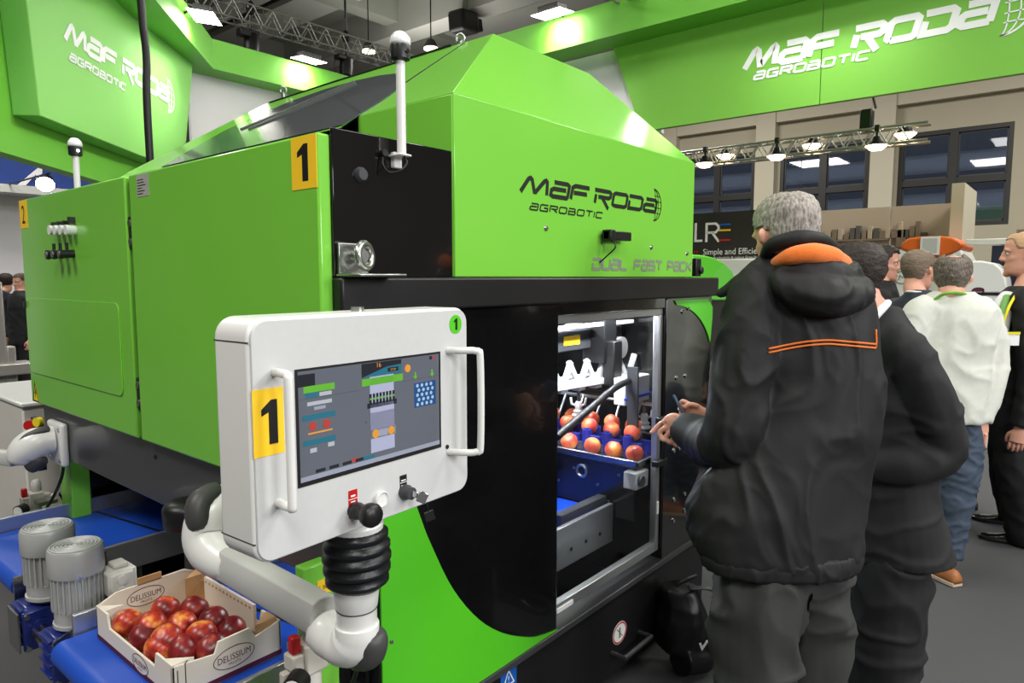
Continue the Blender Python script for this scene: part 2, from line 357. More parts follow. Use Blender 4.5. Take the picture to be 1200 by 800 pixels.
def text(mb, fr, s, x, y, h, sx=1.0, shear=0, h0=.0004, h1=.0012, align='LEFT', fit=None):
    cu = bpy.data.curves.new('t', 'FONT'); cu.body = s; cu.size = 1; cu.align_x = align; cu.resolution_u = 3
    o = bpy.data.objects.new('t', cu); C.objects.link(o); dg = bpy.context.evaluated_depsgraph_get()
    me = bpy.data.meshes.new_from_object(o.evaluated_get(dg)); k = h/.73
    if fit: xs = [v.co.x for v in me.vertices]; sx = fit/((max(xs)-min(xs))*k)
    vs = [(x + (v.co.x*sx + v.co.y*shear)*k, y + v.co.y*k) for v in me.vertices]
    mb.add([fr.p(a, b, h1) for a, b in vs], [tuple(p.vertices) for p in me.polygons])
    bpy.data.objects.remove(o); bpy.data.curves.remove(cu); bpy.data.meshes.remove(me)
def digit_one(mb, fr, cx, y, h, wd, h1=.0018):
    a = wd; plate(mb, fr, [(cx-a*.1, y), (cx+a*.28, y), (cx+a*.28, y+h), (cx+a*.02, y+h), (cx-a*.42, y+h*.80), (cx-a*.42, y+h*.655), (cx-a*.1, y+h*.73)], .0008, h1)
def copy_tree(o, loc=None, rz=None):
    c = o.copy(); C.objects.link(c)
    if loc is not None: c.location = loc
    if rz is not None: c.rotation_euler.z = rz
    for ch in list(o.children):
        d = ch.copy(); C.objects.link(d); d.parent = c
        for g in list(ch.children):
            e = g.copy(); C.objects.link(e); e.parent = d
    return c
# ---------------------------------------------------------------- rays onto the place's real planes
def _dir(px, py): return FW + RT*((px-600)/800) - UP*((py-400)/800)
def onX(px, py, v): d = _dir(px, py); return EYE + d*((v-EYE.x)/d.x)
def onY(px, py, v): d = _dir(px, py); return EYE + d*((v-EYE.y)/d.y)
def onZ(px, py, v): d = _dir(px, py); return EYE + d*((v-EYE.z)/d.z)
# ================================================================ THE HALL
structure(MB().box((-16, -16, -.1), (20.6, 26, 0)).build('floor', 'carpet'))
ceil = structure(MB().box((-10, -10, 9), (20.6, 26, 9.2)).build('ceiling', 'concrete'))
for x in (4.5, 8.6, 12.7, 16.8): MB().box((x, -10, 8.1), (x+.7, 26, 9)).build('beam', 'concrete_light', ceil)
for y in (9, 14.5, 20): MB().box((-10, y, 8.4), (20.6, y+.5, 9)).build('cross_beam', 'concrete', ceil)
for x in (6.2, 10.3, 14.4): MB().box((x, 3, 8.55), (x+1.1, 24, 8.7)).build('ceiling_panel', 'concrete_light', ceil)
WIN = [(1.40, 3.77), (4.44, 6.74), (7.45, 9.75), (10.45, 12.75), (13.45, 15.75)]; Z0, Z1 = 2.83, 5.2
wb = MB().box((20, -10, 0), (20.4, 26, Z0)).box((20, -10, Z1), (20.4, 26, 9))
e = [-10] + [v for w_ in WIN for v in w_] + [26]
for i in range(0, len(e), 2): wb.box((20, e[i], Z0), (20.4, e[i+1], Z1))
wr = structure(wb.build('wall_right', 'wall_beige'))
for y in (.72, 4.105, 7.1, 10.1, 13.1): MB().box((19.75, y-.27, 0), (20, y+.27, 7.2)).build('pillar', 'pillar_beige', wr)
MB().box((19.8, -10, 5.9), (20, 26, 6.6)).build('ledge', 'pillar_beige', wr)
for i, (y0, y1) in enumerate(WIN):
    r = bpy.data.objects.new('window_%d' % (i+1), None); C.objects.link(r); r.location = (20, y0, Z0); ROOT[r] = Matrix.Translation(r.location); structure(r)
    ym = (y0+y1)/2; zm = 3.95; f = .1
    for a, b in (((y0, Z0), (y0+f, Z1)), ((y1-f, Z0), (y1, Z1)), ((ym-.09, Z0), (ym+.09, Z1))): MB().box((20.0, a[0], a[1]), (20.16, b[0], b[1])).build('frame_post', 'window_frame', r)
    for za in (Z0, zm-.08, Z1-f): MB().box((20.01, y0, za), (20.15, y1, za+(.16 if za == zm-.08 else f))).build('frame_rail', 'window_frame', r)
    for a, b in ((y0+f, ym-.09), (ym+.09, y1-f)):
        for c, d in ((Z0+f, zm-.08), (zm+.08, Z1-f)):
            MB().box((20.08, a, c), (20.1, b, d)).build('pane', 'window_glass', r)
            MB().box((20.07, a, c), (20.11, a+.035, d)).box((20.07, b-.035, c), (20.11, b, d)).box((20.07, a, d-.035), (20.11, b, d)).box((20.07, a, c), (20.11, b, c+.035)).build('sash', 'dark_grey', r)
fb = thing('office_building', 'grey office building with dark window bands seen outside through the hall windows', 'building', (27, 7, 0))
MB().box((27, -12, 0), (30, 26, 12)).build('facade', 'facade_light', fb)
for k in range(9): MB().box((26.9, -12, .5+k*1.3), (27.02, 26, 1.15+k*1.3)).build('window_band', 'facade_dark', fb)
structure(MB().box((-16, -10.3, 0), (20.6, -10, 9.2)).build('wall_front', 'wall_dim')); structure(MB().box((-10.3, -10, 0), (-10, 26, 9.2)).build('wall_back', 'wall_dim'))
wl = structure(MB().box((-10, 26, 0), (20.6, 26.3, 9)).build('wall_left', 'wall_beige'))
# ================================================================ EXHIBITION STAND: hanging green ring and its signs
ring = thing('overhead_ring', 'green suspended ring beam framing the exhibition stand overhead', 'stand ring', (4.25, 8.22, 4.09))
inn = [(.8, 4.12), (4.25, 8.22), (6.35, 8.22), (6.35, -3)]; outr = [(.48, 4.3), (4.08, 8.57), (6.7, 8.57), (6.7, -3)]
for i in range(3):
    a, b, c, d = inn[i], inn[i+1], outr[i+1], outr[i]
    MB().prism([V(*p, 4.09) for p in (a, b, c, d)], (0, 0, .35)).build('beam', 'green_ring', ring)
MB().prism([V(*p, 4.13) for p in ((4.12, 8.575), (6.76, 8.575), (6.76, 8.63), (4.12, 8.63))], (0, 0, -1.02)).build('white_panel', 'wall_white', ring)
MB().box((6.78, 3.55, 3.12), (6.84, 8.63, 4.1)).build('white_panel', 'wall_white', ring)
# right fascia sign
fs = thing('fascia_sign', 'long green overhead sign board with white company lettering at upper right', 'sign', (6.7, 2, 3.15))
MB().prism([V(6.7, 4.11, 4.09), V(6.7, 3.75, 3.15), V(6.7, 1.93, 3.15), V(6.7, 1.93, 4.09)], (.06, 0, 0)).build('board', 'green_fascia', fs)
MB().prism([V(6.7, 1.922, 4.09), V(6.7, 1.922, 3.15), V(6.7, -3, 3.15), V(6.7, -3, 4.09)], (.06, 0, 0)).build('board', 'green_fascia', fs)
fr = Frame((6.7, 4, 0), (0, -1, 0), (0, 0, 1))
def ff(px, py): p = onX(px, py, 6.7); return (4-p.y, p.z)
a, b = ff(868, 84), ff(1172, 38); c = ff(882, 95); d = ff(1021, 70); zb = ff(986, 63)[1]
L = MB(); techno_fit(L, fr, 'MAF RODA', a[0], zb, .215, b[0]-a[0], weight=.26, shear=.25, gap=.2, h1=.006)
techno_fit(L, fr, 'AGrOBOTIC', c[0], c[1]+.0, .085, d[0]-c[0], weight=.24, shear=.25, gap=.33, h1=.006); L.build('lettering', 'sign_white', fs)
L = MB(); globe(L, fr, b[0]+.0, zb+.1, .2, .01, h1=.006); L.build('globe_emblem', 'sign_white', fs); L = MB(); plate(L, fr, oval(b[0]+.02, zb+.235, .014, .014), h1=.006); L.build('registered_dot', 'sign_white', fs); L = MB(); plate(L, fr, oval(d[0]+.03, d[1]+.09, .012, .012), h1=.006); L.build('registered_dot', 'sign_white', fs)
# left angled sign
ls = thing('angled_sign', 'large green hanging sign box with white company lettering at upper left', 'sign', (2.8, 7.1, 2.5))
c44, s44 = math.cos(math.radians(44)), math.sin(math.radians(44)); su = V(c44, s44, 0); sn = V(s44, -c44, 0)
def S(t, z, h=0): return V(1.788, 6.096, 0) + su*t + V(0, 0, z) + sn*h
MB().prism([S(0, 2.79), S(2.68, 2.77), S(3.1, 4.1), S(-.12, 4.1)], -sn*.2).build('front_box', 'green_sign', ls, bevel=.008)
MB().prism([S(-.42, 2.5, -.2), S(3.0, 2.44, -.2), S(3.2, 4.08, -.2), S(-.85, 4.7, -.2)], -sn*.14).build('back_board', 'green_ring', ls)
fr = Frame(S(0, 0), su, (0, 0, 1))
def fg(px, py):
    d = _dir(px, py); p = EYE + d*((S(0, 0)-EYE).dot(sn)/d.dot(sn)); return ((p-S(0, 0)).dot(su), p.z)
a, b = fg(73, 46), fg(199, 128); c, d = fg(80, 70), fg(148, 108)
L = MB(); techno_fit(L, fr, 'MAF RODA', a[0], a[1]-.01, .18, b[0]-a[0], weight=.26, shear=.22, gap=.2, h1=.006)
techno_fit(L, fr, 'AGrOBOTIC', c[0], c[1]-.005, .075, d[0]-c[0], weight=.24, shear=.22, gap=.33, h1=.006); L.build('lettering', 'sign_white', ls)
L = MB(); globe(L, fr, b[0]-.06, a[1]+.07, .18, .005, h1=.006); L.build('globe_emblem', 'sign_white', ls)
# floodlights clipped on the ring
def flood(p, toward, label):
    p = Vector(p); tw = Vector(toward).normalized()
    t = thing('ring_floodlight', label, 'floodlight', p, group='floodlights clipped on the green ring')
    dn = (tw*.1 + V(0, 0, -1)).normalized(); sd = tw.cross(V(0, 0, 1)).normalized(); u2 = sd.cross(dn)
    q = p + V(0, 0, .05)
    MB().bar(q - dn*.05, q + dn*.03, .26, .17, up=u2).build('housing', 'lamp_black', t, bevel=.006)
    MB().bar(q + dn*.031, q + dn*.036, .38, .26, up=u2).build('lens', 'lamp_glow', t)
    MB().tube([q, q + tw*.12 + V(0, 0, .04), q + tw*.3 + V(0, 0, -.06)], .012).build('bracket', 'lamp_black', t, smooth=True)
    l = bpy.data.lights.new('flood', 'SPOT'); l.energy = 70; l.spot_size = 1.7; l.spot_blend = .7; l.shadow_soft_size = .08
    lo = bpy.data.objects.new('ring_flood_light', l); C.objects.link(lo); lo.location = q + dn*.06; lo.rotation_euler = (tw*1.0+V(0, 0, -.8)).to_track_quat('-Z', 'Y').to_euler(); lo.parent = t; lo.location = (q + dn*.06) - p
ofA = V(.765, -.644, 0)
_d = _dir(240, 22); _p0 = V(4.25, 8.22, 0) + ofA*.2
flood(EYE + _d*((_p0-EYE).dot(ofA)/_d.dot(ofA)), -ofA, 'bright floodlight on the angled left ring beam above the left sign')
flood(onY(362, 72, 8.02), (0, 1, 0), 'bright floodlight on the ring beam above the white panel')
flood(onX(647, 18, 6.15), (1, 0, 0), 'bright floodlight on the right ring beam above the machine roof')
flood(V(6.1, 1.79, 4.40), (1, 0, 0), 'unseen floodlight added on the right ring beam for the roof highlight')  # out of frame, added to give the roof front its highlight
# trusses
def truss(name, p, q, size, label, mt='truss_alu', step=None, rad=None):
    p = Vector(p); q = Vector(q); t = thing(name, label, 'truss', p); d = (q-p).normalized(); s = d.cross(V(0, 0, 1)).normalized(); step = step or size; rad = rad or size*.07
    cor = [s*(a*size/2) + V(0, 0, b*size/2) for a, b in ((-1, -1), (1, -1), (1, 1), (-1, 1))]
    for c in cor: MB().cyl(p+c, q+c, rad, n=8).build('chord', mt, t, smooth=True)
    n = int((q-p).length/step); br = MB()
    for i in range(n):
        a = p + d*(i*step); b = p + d*((i+.5)*step); c2 = p + d*((i+1)*step)
        for k in range(4): br.cyl(a+cor[k], b+cor[(k+1) % 4], rad*.6, n=6); br.cyl(b+cor[(k+1) % 4], c2+cor[k], rad*.6, n=6)
    br.build('lattice', mt, t, smooth=True); return t
truss('lighting_truss', (8, 4.4, 3.02), (8, 1.25, 3.02), .17, 'thin aluminium truss with warm lamps in front of the hall windows', step=.2, rad=.014)
a, b = onY(225, -6, 10.5), onY(440, 50, 10.5); b = V(b.x+2, 10.5, a.z)
truss('ceiling_truss', (a.x-3, 10.5, a.z-.1), b, .28, 'aluminium lattice truss crossing the hall ceiling above the left sign', step=.34, rad=.015)
a = onX(748, 2, 6.55)
truss('short_truss', (3.7, a.y, a.z+.12), (6.5, a.y-.05, a.z+.12), .32, 'short aluminium truss resting over the right ring beam', step=.3, rad=.02)
LT = [(826, 192), (850, 182), (910, 183), (952, 170), (1027, 171), (1061, 157)]
nm = ['leftmost lamp, beside the green hood', 'second lamp from the green hood', 'third lamp from the green hood', 'fourth lamp from the green hood', 'second lamp from the free end', 'lamp at the free right end']
for i, (x, y) in enumerate(LT):
    p = onX(x, y, 8.085 if i % 2 else 7.915); t = thing('truss_lamp', 'warm dish-shaped %s of the thin window truss' % nm[i], 'lamp', p, group='lamps on the window truss')
    MB().lathe([(.02, .1), (.035, .09), (.05, .05), (.1, 0)], p, n=14).build('shade', 'lamp_black', t, smooth=True)
    MB().lathe([(0, -.05), (.06, -.04), (.105, .002), (.098, .004), (0, .004)], p, n=14).build('bulb', 'lamp_warm', t, smooth=True)
    MB().cyl(p+V(0, 0, .09), V(p.x, p.y, 3.105 if p.z > 2.83 else 2.935), .012, n=6).build('hook', 'lamp_black', t)
    zc_ = 3.105 if p.z > 2.83 else 2.935; MB().box((p.x-.025, p.y-.02, zc_-.03), (p.x+.025, p.y+.02, zc_+.03)).build('clamp', 'lamp_black', t)
p = onX(1016, 140, 8)
t = thing('truss_hoist', 'small black hoist with straps above the window truss', 'hoist', p)
MB().box((7.94, p.y-.06, p.z-.12), (8.06, p.y+.06, p.z+.1)).build('body', 'lamp_black', t, bevel=.02)
MB().tube([p+V(0, -.08, .1), p+V(0, 0, .42), p+V(0, .02, 1)], .012).build('strap', 'lamp_black', t); MB().cyl(p+V(0, 0, -.12), V(p.x, p.y, 3.1), .02).build('clamp', 'lamp_black', t)
# chain hoists / moving lamps hanging from the ceiling
def hoist(px, py, y, hh, label, chain=2.5):
    p = onY(px, py, y); t = thing('hanging_hoist', label, 'hoist', p)
    MB().lathe([(.05, -hh*.55), (.11, -hh*.5), (.125, -.05), (.12, hh*.35), (.07, hh*.5)], p, (0.12, .1, 1), n=14).build('body', 'lamp_black', t, smooth=True)
    MB().box(p+V(-.22, -.08, hh*.25), p+V(.12, .08, hh*.5)).build('yoke', 'lamp_black', t, bevel=.02)
    MB().cyl(p+V(0, 0, hh*.5), p+V(0, 0, chain), .022, n=8).build('chain', 'lamp_black', t); 
    MB().ball(p+V(0, 0, hh*.5+.35), .07, sc=(1, 1, 1.6)).build('hook', 'lamp_black', t, smooth=True)
    MB().tube(smooth_path([p+V(-.2, 0, hh*.3), p+V(-.26, 0, .0), p+V(-.22, 0, -.2)]), .008).build('safety_wire', 'lamp_black', t)
hoist(295, 55, 10.5, .5, 'long black chain hoist hanging beside the left floodlights')
hoist(406, 78, 10.5, .35, 'compact black hoist hanging left of the white signal post')
p = onY(545, 28, 12); t = thing('ceiling_projector', 'bulky black stage lamp under the ceiling above the machine roof', 'stage lamp', p)
MB().bar(p+V(-.35, 0, 0), p+V(.3, .05, .06), .5, .5).build('body', 'lamp_black', t, bevel=.08, seg=3); MB().bar(p+V(.3, .05, .05), p+V(.55, .06, .1), .3, .3).build('lens_barrel', 'black_satin', t, bevel=.03)
MB().cyl(p+V(0, 0, .2), V(p.x, p.y, 9), .06, n=8).build('pole', 'concrete', t)
for px, py, y, lab in ((432, 61, 14, 'warm round lamp under the ceiling left of the signal post'), (505, 58, 12, 'bright lamp glimpsed just above the roof right of the signal post')):
    p = onY(px, py, y); t = thing('ceiling_spot', lab, 'lamp', p)
    MB().lathe([(.02, .25), (.1, .2), (.17, .04)], p).build('housing', 'lamp_black', t, smooth=True); MB().lathe([(0, -.03), (.16, 0), (.16, .03), (0, .03)], p).build('lens', 'lamp_warm', t, smooth=True)
    MB().cyl(p+V(0, 0, .2), V(p.x, p.y, 9), .015, n=6).build('rod', 'lamp_black', t)
# black supply cable dropping behind the machine
q = smooth_path([V(1.83, 4.42, 9), V(1.84, 4.42, 6), V(1.84, 4.42, 4.2), V(1.855, 4.42, 3.2), V(1.87, 4.42, 2.9), V(1.86, 4.42, 2.5), V(1.88, 4.42, 1.0), V(1.9, 4.42, 0.02)], 8)
tag(MB().tube(q, .022, n=10).build('supply_cable', 'hose_black', smooth=True), 'thick black supply cable hanging vertically in front of the left green sign', 'cable')
# ================================================================ NEIGHBOURING STANDS (right)
lre = thing('black_stand_wall', 'dark brown stand wall with large white letters beside the green hood', 'stand wall', (9, 4, 0))
MB().box((9, 3.2, 0), (9.1, 5.2, 2.46)).build('wall', 'stand_black', lre)
fr = Frame((9, 5.2, 0), (0, -1, 0), (0, 0, 1))
def fx(px, py): p = onX(px, py, 9); return (5.2-p.y, p.z)
L = MB(); (x0, zb), (x1, zt) = fx(815, 284), fx(841, 260)
stroke(L, fr, [(x0, zt), (x0, zb+.02), (x0+.1, zb+.02)], .03, h1=.01); xr = x0+.16
stroke(L, fr, [(xr, zb), (xr, zt-.02), (xr+.13, zt-.02), (xr+.17, zt-.06), (xr+.17, zt-.10), (xr+.13, zt-.14), (xr, zt-.14)], .03, h1=.01); stroke(L, fr, [(xr+.08, zt-.14), (xr+.18, zb)], .03, h1=.01)
text(L, fr, 'Simple and Efficient', fx(824, 296)[0], fx(824, 296)[1]-.03, .085, sx=.92, h1=.01); L.build('lettering', 'ink_white', lre)
xe = fx(843, 260)[0]
for k, (zz, mname, m_) in enumerate(((zt-.04, 'stripe', 'label_blue'), (zb+.15, 'stripe', 'yellow_label'), (zb+.02, 'stripe', 'red_plastic'))): L = MB(); plate(L, fr, rect(xe, zz-.012, xe+.16, zz+.012), h1=.01); L.build(mname, m_, lre)
L = MB(); text(L, fr, 'Smart.', fx(823, 296)[0]-.03, fx(824, 296)[1]-.03, .085, sx=.92, h1=.01, align='RIGHT'); L.build('red_lettering', 'red_plastic', lre)
L = MB(); text(L, fr, 'to improve productivity & reduce Gree-ling', fx(818, 301)[0], fx(824, 301)[1]-.03, .035, h1=.01); L.build('small_lettering', 'ink_white', lre)
tag(MB().box((8.6, 3.1, 0), (8.95, 3.9, 1.82)).build('white_counter', 'white_plastic', bevel=.02), 'white back counter under the dark lettered wall', 'counter')
tp = thing('taupe_stand', 'glossy taupe partition wall of a stand behind the visitors', 'stand wall', (10, 2, 0))
ys = [onX(900, 240, 10).y+.6, onX(1045, 240, 10).y, onX(1128, 240, 10).y]; zt = onX(1045, 242, 10).z
MB().box((10, ys[1]+.01, 0), (10.06, ys[0]+1.2, zt)).build('panel', 'taupe', tp); MB().box((10, ys[2], 0), (10.06, ys[1]-.01, zt)).build('panel', 'taupe', tp)
a = onX(1129, 222, 9.6); MB().box((8.9, ys[2]-.14, 0), (9.98, ys[2]-.02, a.z)).build('end_panel', 'pillar_beige', tp)
for k in range(26):
    yy = onX(908+k*7, 270, 9.9).y; zb = onX(950, 282, 9.9).z; h_ = .05+random.random()*.16
    MB().box((9.88, yy-.02-.02*random.random(), zb), (9.97, yy+.03, zb+h_)).build('shelf_product', random.choice(['taupe_dark', 'taupe_dark', 'taupe', 'wall_dim']), tp, bevel=.004)
for k, zz in enumerate((0.0, .1)): MB().box((9.86, ys[1], onX(950, 282, 9.9).z-.025-zz*2), (9.99, ys[0], onX(950, 282, 9.9).z-zz*2)).build('shelf', 'taupe_dark', tp)
tag(MB().box((9.88, onX(1062, 270, 9.88).y, onX(1062, 290, 9.88).z), (9.98, onX(1050, 270, 9.88).y, onX(1062, 268, 9.88).z)).build('picture_frame', 'taupe_dark', bevel=.01), 'small dark framed notice on the taupe wall', 'notice')
# orange and white sorting machine
om = thing('orange_sorter', 'white sorting machine with rounded orange top and white square window', 'machine', onX(1092, 330, 8.3).xyz)
fr = Frame((8.3, onX(1045, 300, 8.3).y, 0), (0, -1, 0), (0, 0, 1)); X0 = onX(1045, 300, 8.3).y
def fo(px, py): p = onX(px, py, 8.3); return (X0-p.y, p.z)
arch = [fo(*q) for q in ((1054, 291), (1058, 284), (1065, 279), (1080, 277), (1102, 276.5), (1116, 278), (1124, 282), (1130, 287), (1126, 291.5), (1114, 297), (1103, 301), (1090, 302), (1078, 299), (1064, 294.5))]
MB().prism([fr.p(x, z, .02) for x, z in arch], (.9, 0, 0)).build('orange_cover', 'orange_paint', om, bevel=.02)
wp = [fo(*q) for q in ((1046, 345), (1053, 291.5), (1064, 295), (1078, 299.5), (1090, 302.5), (1103, 301.5), (1114, 297.5), (1126, 292), (1137, 314), (1137, 345))]; wp = wp[1:-1] + [(wp[-1][0], .0), (wp[0][0], 0)]
MB().prism([fr.p(x, z, .0) for x, z in wp], (.9, 0, 0)).build('white_body', 'white_plastic', om, bevel=.02)
L = MB(); a, b = fo(1079, 299), fo(1102.5, 277); plate(L, fr, rect(a[0], a[1], b[0], b[1]), .02, .06); L.build('window_rim', 'white_plastic', om)
L = MB(); plate(L, fr, rect(a[0]+.02, a[1]+.02, b[0]-.02, b[1]-.02), .06, .065); L.build('window_pane', 'light_grey', om)
L = MB(); c = fo(1057, 325); stroke(L, fr, oval(c[0], c[1], .075, .065), .012, h1=.008, closed=True); text(L, fr, 'M', c[0], c[1]-.03, .06, sx=1.4, shear=.2, h1=.008, align='CENTER'); L.build('oval_badge', 'ink_grey', om)
wm = thing('white_machine', 'white round-shouldered machine behind the man in the pale sweater', 'machine', onX(1160, 330, 7.6).xyz)
fr = Frame((7.6, onX(1130, 300, 7.6).y, 0), (0, -1, 0), (0, 0, 1)); X0 = onX(1130, 300, 7.6).y
def fo(px, py): p = onX(px, py, 7.6); return (X0-p.y, p.z)
top = [fo(*q) for q in ((1128, 343), (1130, 306), (1150, 305.5), (1165, 308), (1174, 315), (1179, 327), (1181, 343))]
MB().prism([fr.p(x, z, .02) for x, z in top], (.7, 0, 0)).build('lid', 'white_plastic', wm, bevel=.015)
a, b = fo(1127, 345), fo(1183, 345); MB().box(fr.p(a[0], 0, 0), fr.p(b[0], a[1], 0)+V(.7, 0, 0)).build('body', 'white_plastic', wm, bevel=.01)
MB().box(fr.p(a[0], a[1], .012), fr.p(b[0], a[1]+.022, .012)+V(.7, 0, 0)).build('seam', 'ink_black', wm)
L = MB(); c = fo(1147, 339); plate(L, fr, oval(c[0], c[1], .045, .02, 10), .02, .026); plate(L, fr, rect(c[0]-.05, c[1]-.03, c[0]-.035, c[1]), .02, .026); plate(L, fr, rect(c[0]+.03, c[1]-.03, c[0]+.045, c[1]), .02, .026); L.build('emblem', 'maroon', wm)
a = onX(1132, 284, 8.2); b = onX(1186, 279, 8.2); tag(MB().box((8.15, b.y, a.z-.03), (8.3, a.y, b.z)).box((8.18, b.y, 0), (8.28, b.y+.08, a.z)).build('beige_rack', 'off_white', bevel=.01), 'beige rail frame above the white machine', 'rack')
tag(MB().box((8.16, b.y-.2, a.z-.5), (8.2, a.y-.22, a.z-.04)).build('navy_banner', 'navy_cloth'), 'dark navy cloth hanging under the beige rail', 'cloth')
tag(MB().box((8.4, b.y-1.5, 0), (8.5, b.y-.02, 2.05)).build('brown_partition', 'taupe_dark'), 'brown partition at the right edge behind the man in the tie', 'partition')
# ================================================================ LEFT BACKGROUND
pv = thing('hall_pavilion', 'white pavilion with deep blue header carrying a white number four', 'stand', onY(30, 330, 13).xyz*1)
def fl(px, py, y=13): return onY(px, py, y)
hz0, hz1 = fl(45, 222).z, fl(45, 165).z+.9
MB().box((-2, 13, hz0), (4.9, 13.2, hz1)).build('header', 'header_blue', pv); MB().box((-2, 13.1, 0), (fl(90, 300).x+2.6, 13.3, hz0)).build('wall', 'wall_white', pv)
MB().box((-2, 12.6, hz0-.12), (4.9, 13.3, hz0)).build('canopy_edge', 'white_plastic', pv)
fr = Frame((0, 13, 0), (1, 0, 0), (0, 0, 1)); L = MB()
q = [fl(*p) for p in ((20, 217), (45, 196), (49, 196), (49, 220), (42, 220), (42, 204), (30, 217))]; q = [(p.x, p.z) for p in q]; 
plate(L, fr, [q[0], q[6], (q[5][0], q[5][1]), q[2], q[1]], h1=.02); plate(L, fr, [q[4], q[3], q[2], q[5]], h1=.021); L.build('number_four', 'wall_white', pv)
MB().box((fl(103, 200).x, 13.05, hz0), (fl(103, 200).x+1.9, 13.25, hz0+1.1)).build('side_panel', 'wall_white', pv)
p = fl(53, 216, 11); t = thing('pavilion_spot', 'warm glaring spotlight just above the far green cabinet', 'lamp', p)
MB().lathe([(.04, .2), (.09, .14), (.12, 0)], p, (.25, .6, .45)).build('housing', 'lamp_black', t, smooth=True); MB().lathe([(0, -.02), (.11, 0), (.11, .015), (0, .02)], p, (.25, .6, .45)).build('lens', 'lamp_glow', t); MB().tube([p+V(.04, -.08, .15), V(p.x, 12.6, hz0)], .012).build('arm', 'lamp_black', t)
gm = thing('steel_frame', 'grey stainless machine frame standing at the far left edge', 'machine', (1.1, 6.2, 0))
for px, w_ in ((3, .06), (14, .05)):
    p = onY(px, 400, 6.2); MB().box((p.x-w_, 6.15, 0), (p.x+w_*.2, 6.25, onY(px, 330 if px == 3 else 405, 6.2).z)).build('post', 'stainless', gm, bevel=.01)
p = onY(0, 430, 6.2); MB().box((p.x-1, 6.1, p.z-.06), (p.x+.2, 6.3, p.z+.03)).build('crossbar', 'stainless', gm, bevel=.01); MB().box((p.x-1, 6.3, .3), (p.x+.03, 6.8, onY(2, 345, 6.3).z)).build('cover', 'light_grey', gm, bevel=.03)
wc = thing('white_cabinet', 'pale grey floor cabinet at the left edge behind the articulated arm', 'cabinet', (1.25, 4, 0))
MB().box((.945, 3.72, .0), (1.6, 4.5, .985)).build('body', 'off_white', wc, bevel=.008); MB().box((.935, 3.7, .985), (1.62, 4.52, 1.005)).build('top', 'white_plastic', wc, bevel=.006)
# ================================================================ THE PACKING MACHINE
mc = thing('packing_machine', 'large green and black fruit packing machine with a faceted hood', 'machine', (1.9, 2.3, 0))
F0 = 1.25; XL = .867
# --- lower body, right-hand side
MB().box((1.0, F0+.04, .1), (1.735, F0+.05, 1.5)).box((.93, F0+.05, 1.06), (1.0, F0+.06, 1.5)).build('inner_lining', 'black_satin', mc)
sidep = MB().box((1.005, F0, .43), (1.735, F0+.04, 1.5)).box((.91, F0+.01, 1.0), (1.005, F0+.04, 1.5)).build('side_panel', 'black_panel', mc, bevel=.004)
fr = Frame((0, F0, 0), (1, 0, 0), (0, 0, 1))
cv = [tuple(p)[:2] for p in smooth_path([V(1.06, 1.48, 0), V(1.075, 1.25, 0), V(1.1, 1.09, 0), V(1.142, .971, 0), V(1.178, .889, 0), V(1.254, .747, 0), V(1.355, .623, 0), V(1.466, .535, 0), V(1.588, .472, 0), V(1.66, .45, 0), V(1.735, .437, 0)], 4)]
L = MB(); plate(L, fr, [(1.009, 1.48)] + [(1.009, .43)] + [(1.735, .43)] + cv[::-1], .0, .005); L.build('green_swoosh', 'green_bright', mc)
MB().box((.897, F0-.03, 1.5), (2.89, F0+.06, 1.58)).build('top_rail', 'black_satin', mc, bevel=.006)
MB().box((1.735, F0+.005, 1.462), (2.47, F0+.05, 1.5)).build('door_header', 'black_gloss', mc)
base = MB().box((.98, F0+.01, .1), (2.89, F0+.06, .42)).build('base_skirt', 'black_satin', mc, bevel=.004)
MB().box((.98, F0-.012, .415), (2.89, F0+.06, .437)).build('sill_strip', 'beam_grey', mc, bevel=.003)
pil = MB().box((2.46, F0, .43), (2.89, F0+.05, 1.5)).build('end_panel', 'black_gloss', mc, bevel=.004)
L = MB(); plate(L, fr, [(2.52, 1.488)] + [tuple(p)[:2] for p in bez((2.54, 1.47, 0), (2.68, 1.46, 0), (2.81, 1.4, 0), (2.872, 1.295, 0), 10)] + [(2.888, 1.4), (2.888, 1.45), (2.84, 1.488)], 0, .005); L.build('green_corner', 'green_bright', pil)
for x, z in ((2.6, 1.44), (2.65, 1.452), (2.56, 1.17), (2.64, 1.17), (2.55, .92), (2.6, .92), (2.55, .87), (2.6, .87), (2.56, .66), (2.66, .66), (2.56, .57), (2.66, .585)):
    MB().lathe([(.0, 0), (.009, 0), (.009, .004), (.004, .006)], (x, F0-.0005, z), (0, -1, 0), n=10).build('screw', 'chrome', pil, smooth=True)
# rest of the shell
MB().box((2.86, F0+.06, .1), (2.89, 3.25, 1.5)).build('end_wall', 'black_panel', mc)
MB().box((1.0, 3.2, .1), (2.86, 3.25, 1.5)).build('rear_wall', 'black_panel', mc)
MB().box((1.0, F0+.05, .42), (1.02, 1.5, 1.06)).build('left_wall', 'black_panel', mc); MB().box((1.0, 3.12, .42), (1.02, 3.2, 1.06)).build('left_wall', 'black_panel', mc)
MB().box((.96, F0+.05, 1.5), (2.86, 3.2, 1.52)).build('ceiling_plate', 'black_satin', mc)
MB().box((1.75, F0+.06, .1), (1.77, 3.2, .5)).box((1.5, 2.4, .42), (1.52, 3.2, 1.06)).build('inner_partition', 'black_satin', mc)
MB().box((1.02, F0+.06, .1), (2.86, 3.2, .12)).build('bottom_plate', 'black_satin', mc)
for x, y in ((1.04, 1.33), (2.8, 1.33), (2.8, 3.15), (1.04, 3.15)): MB().cyl((x, y, 0), (x, y, .1), .03).build('foot', 'steel', mc, smooth=True)
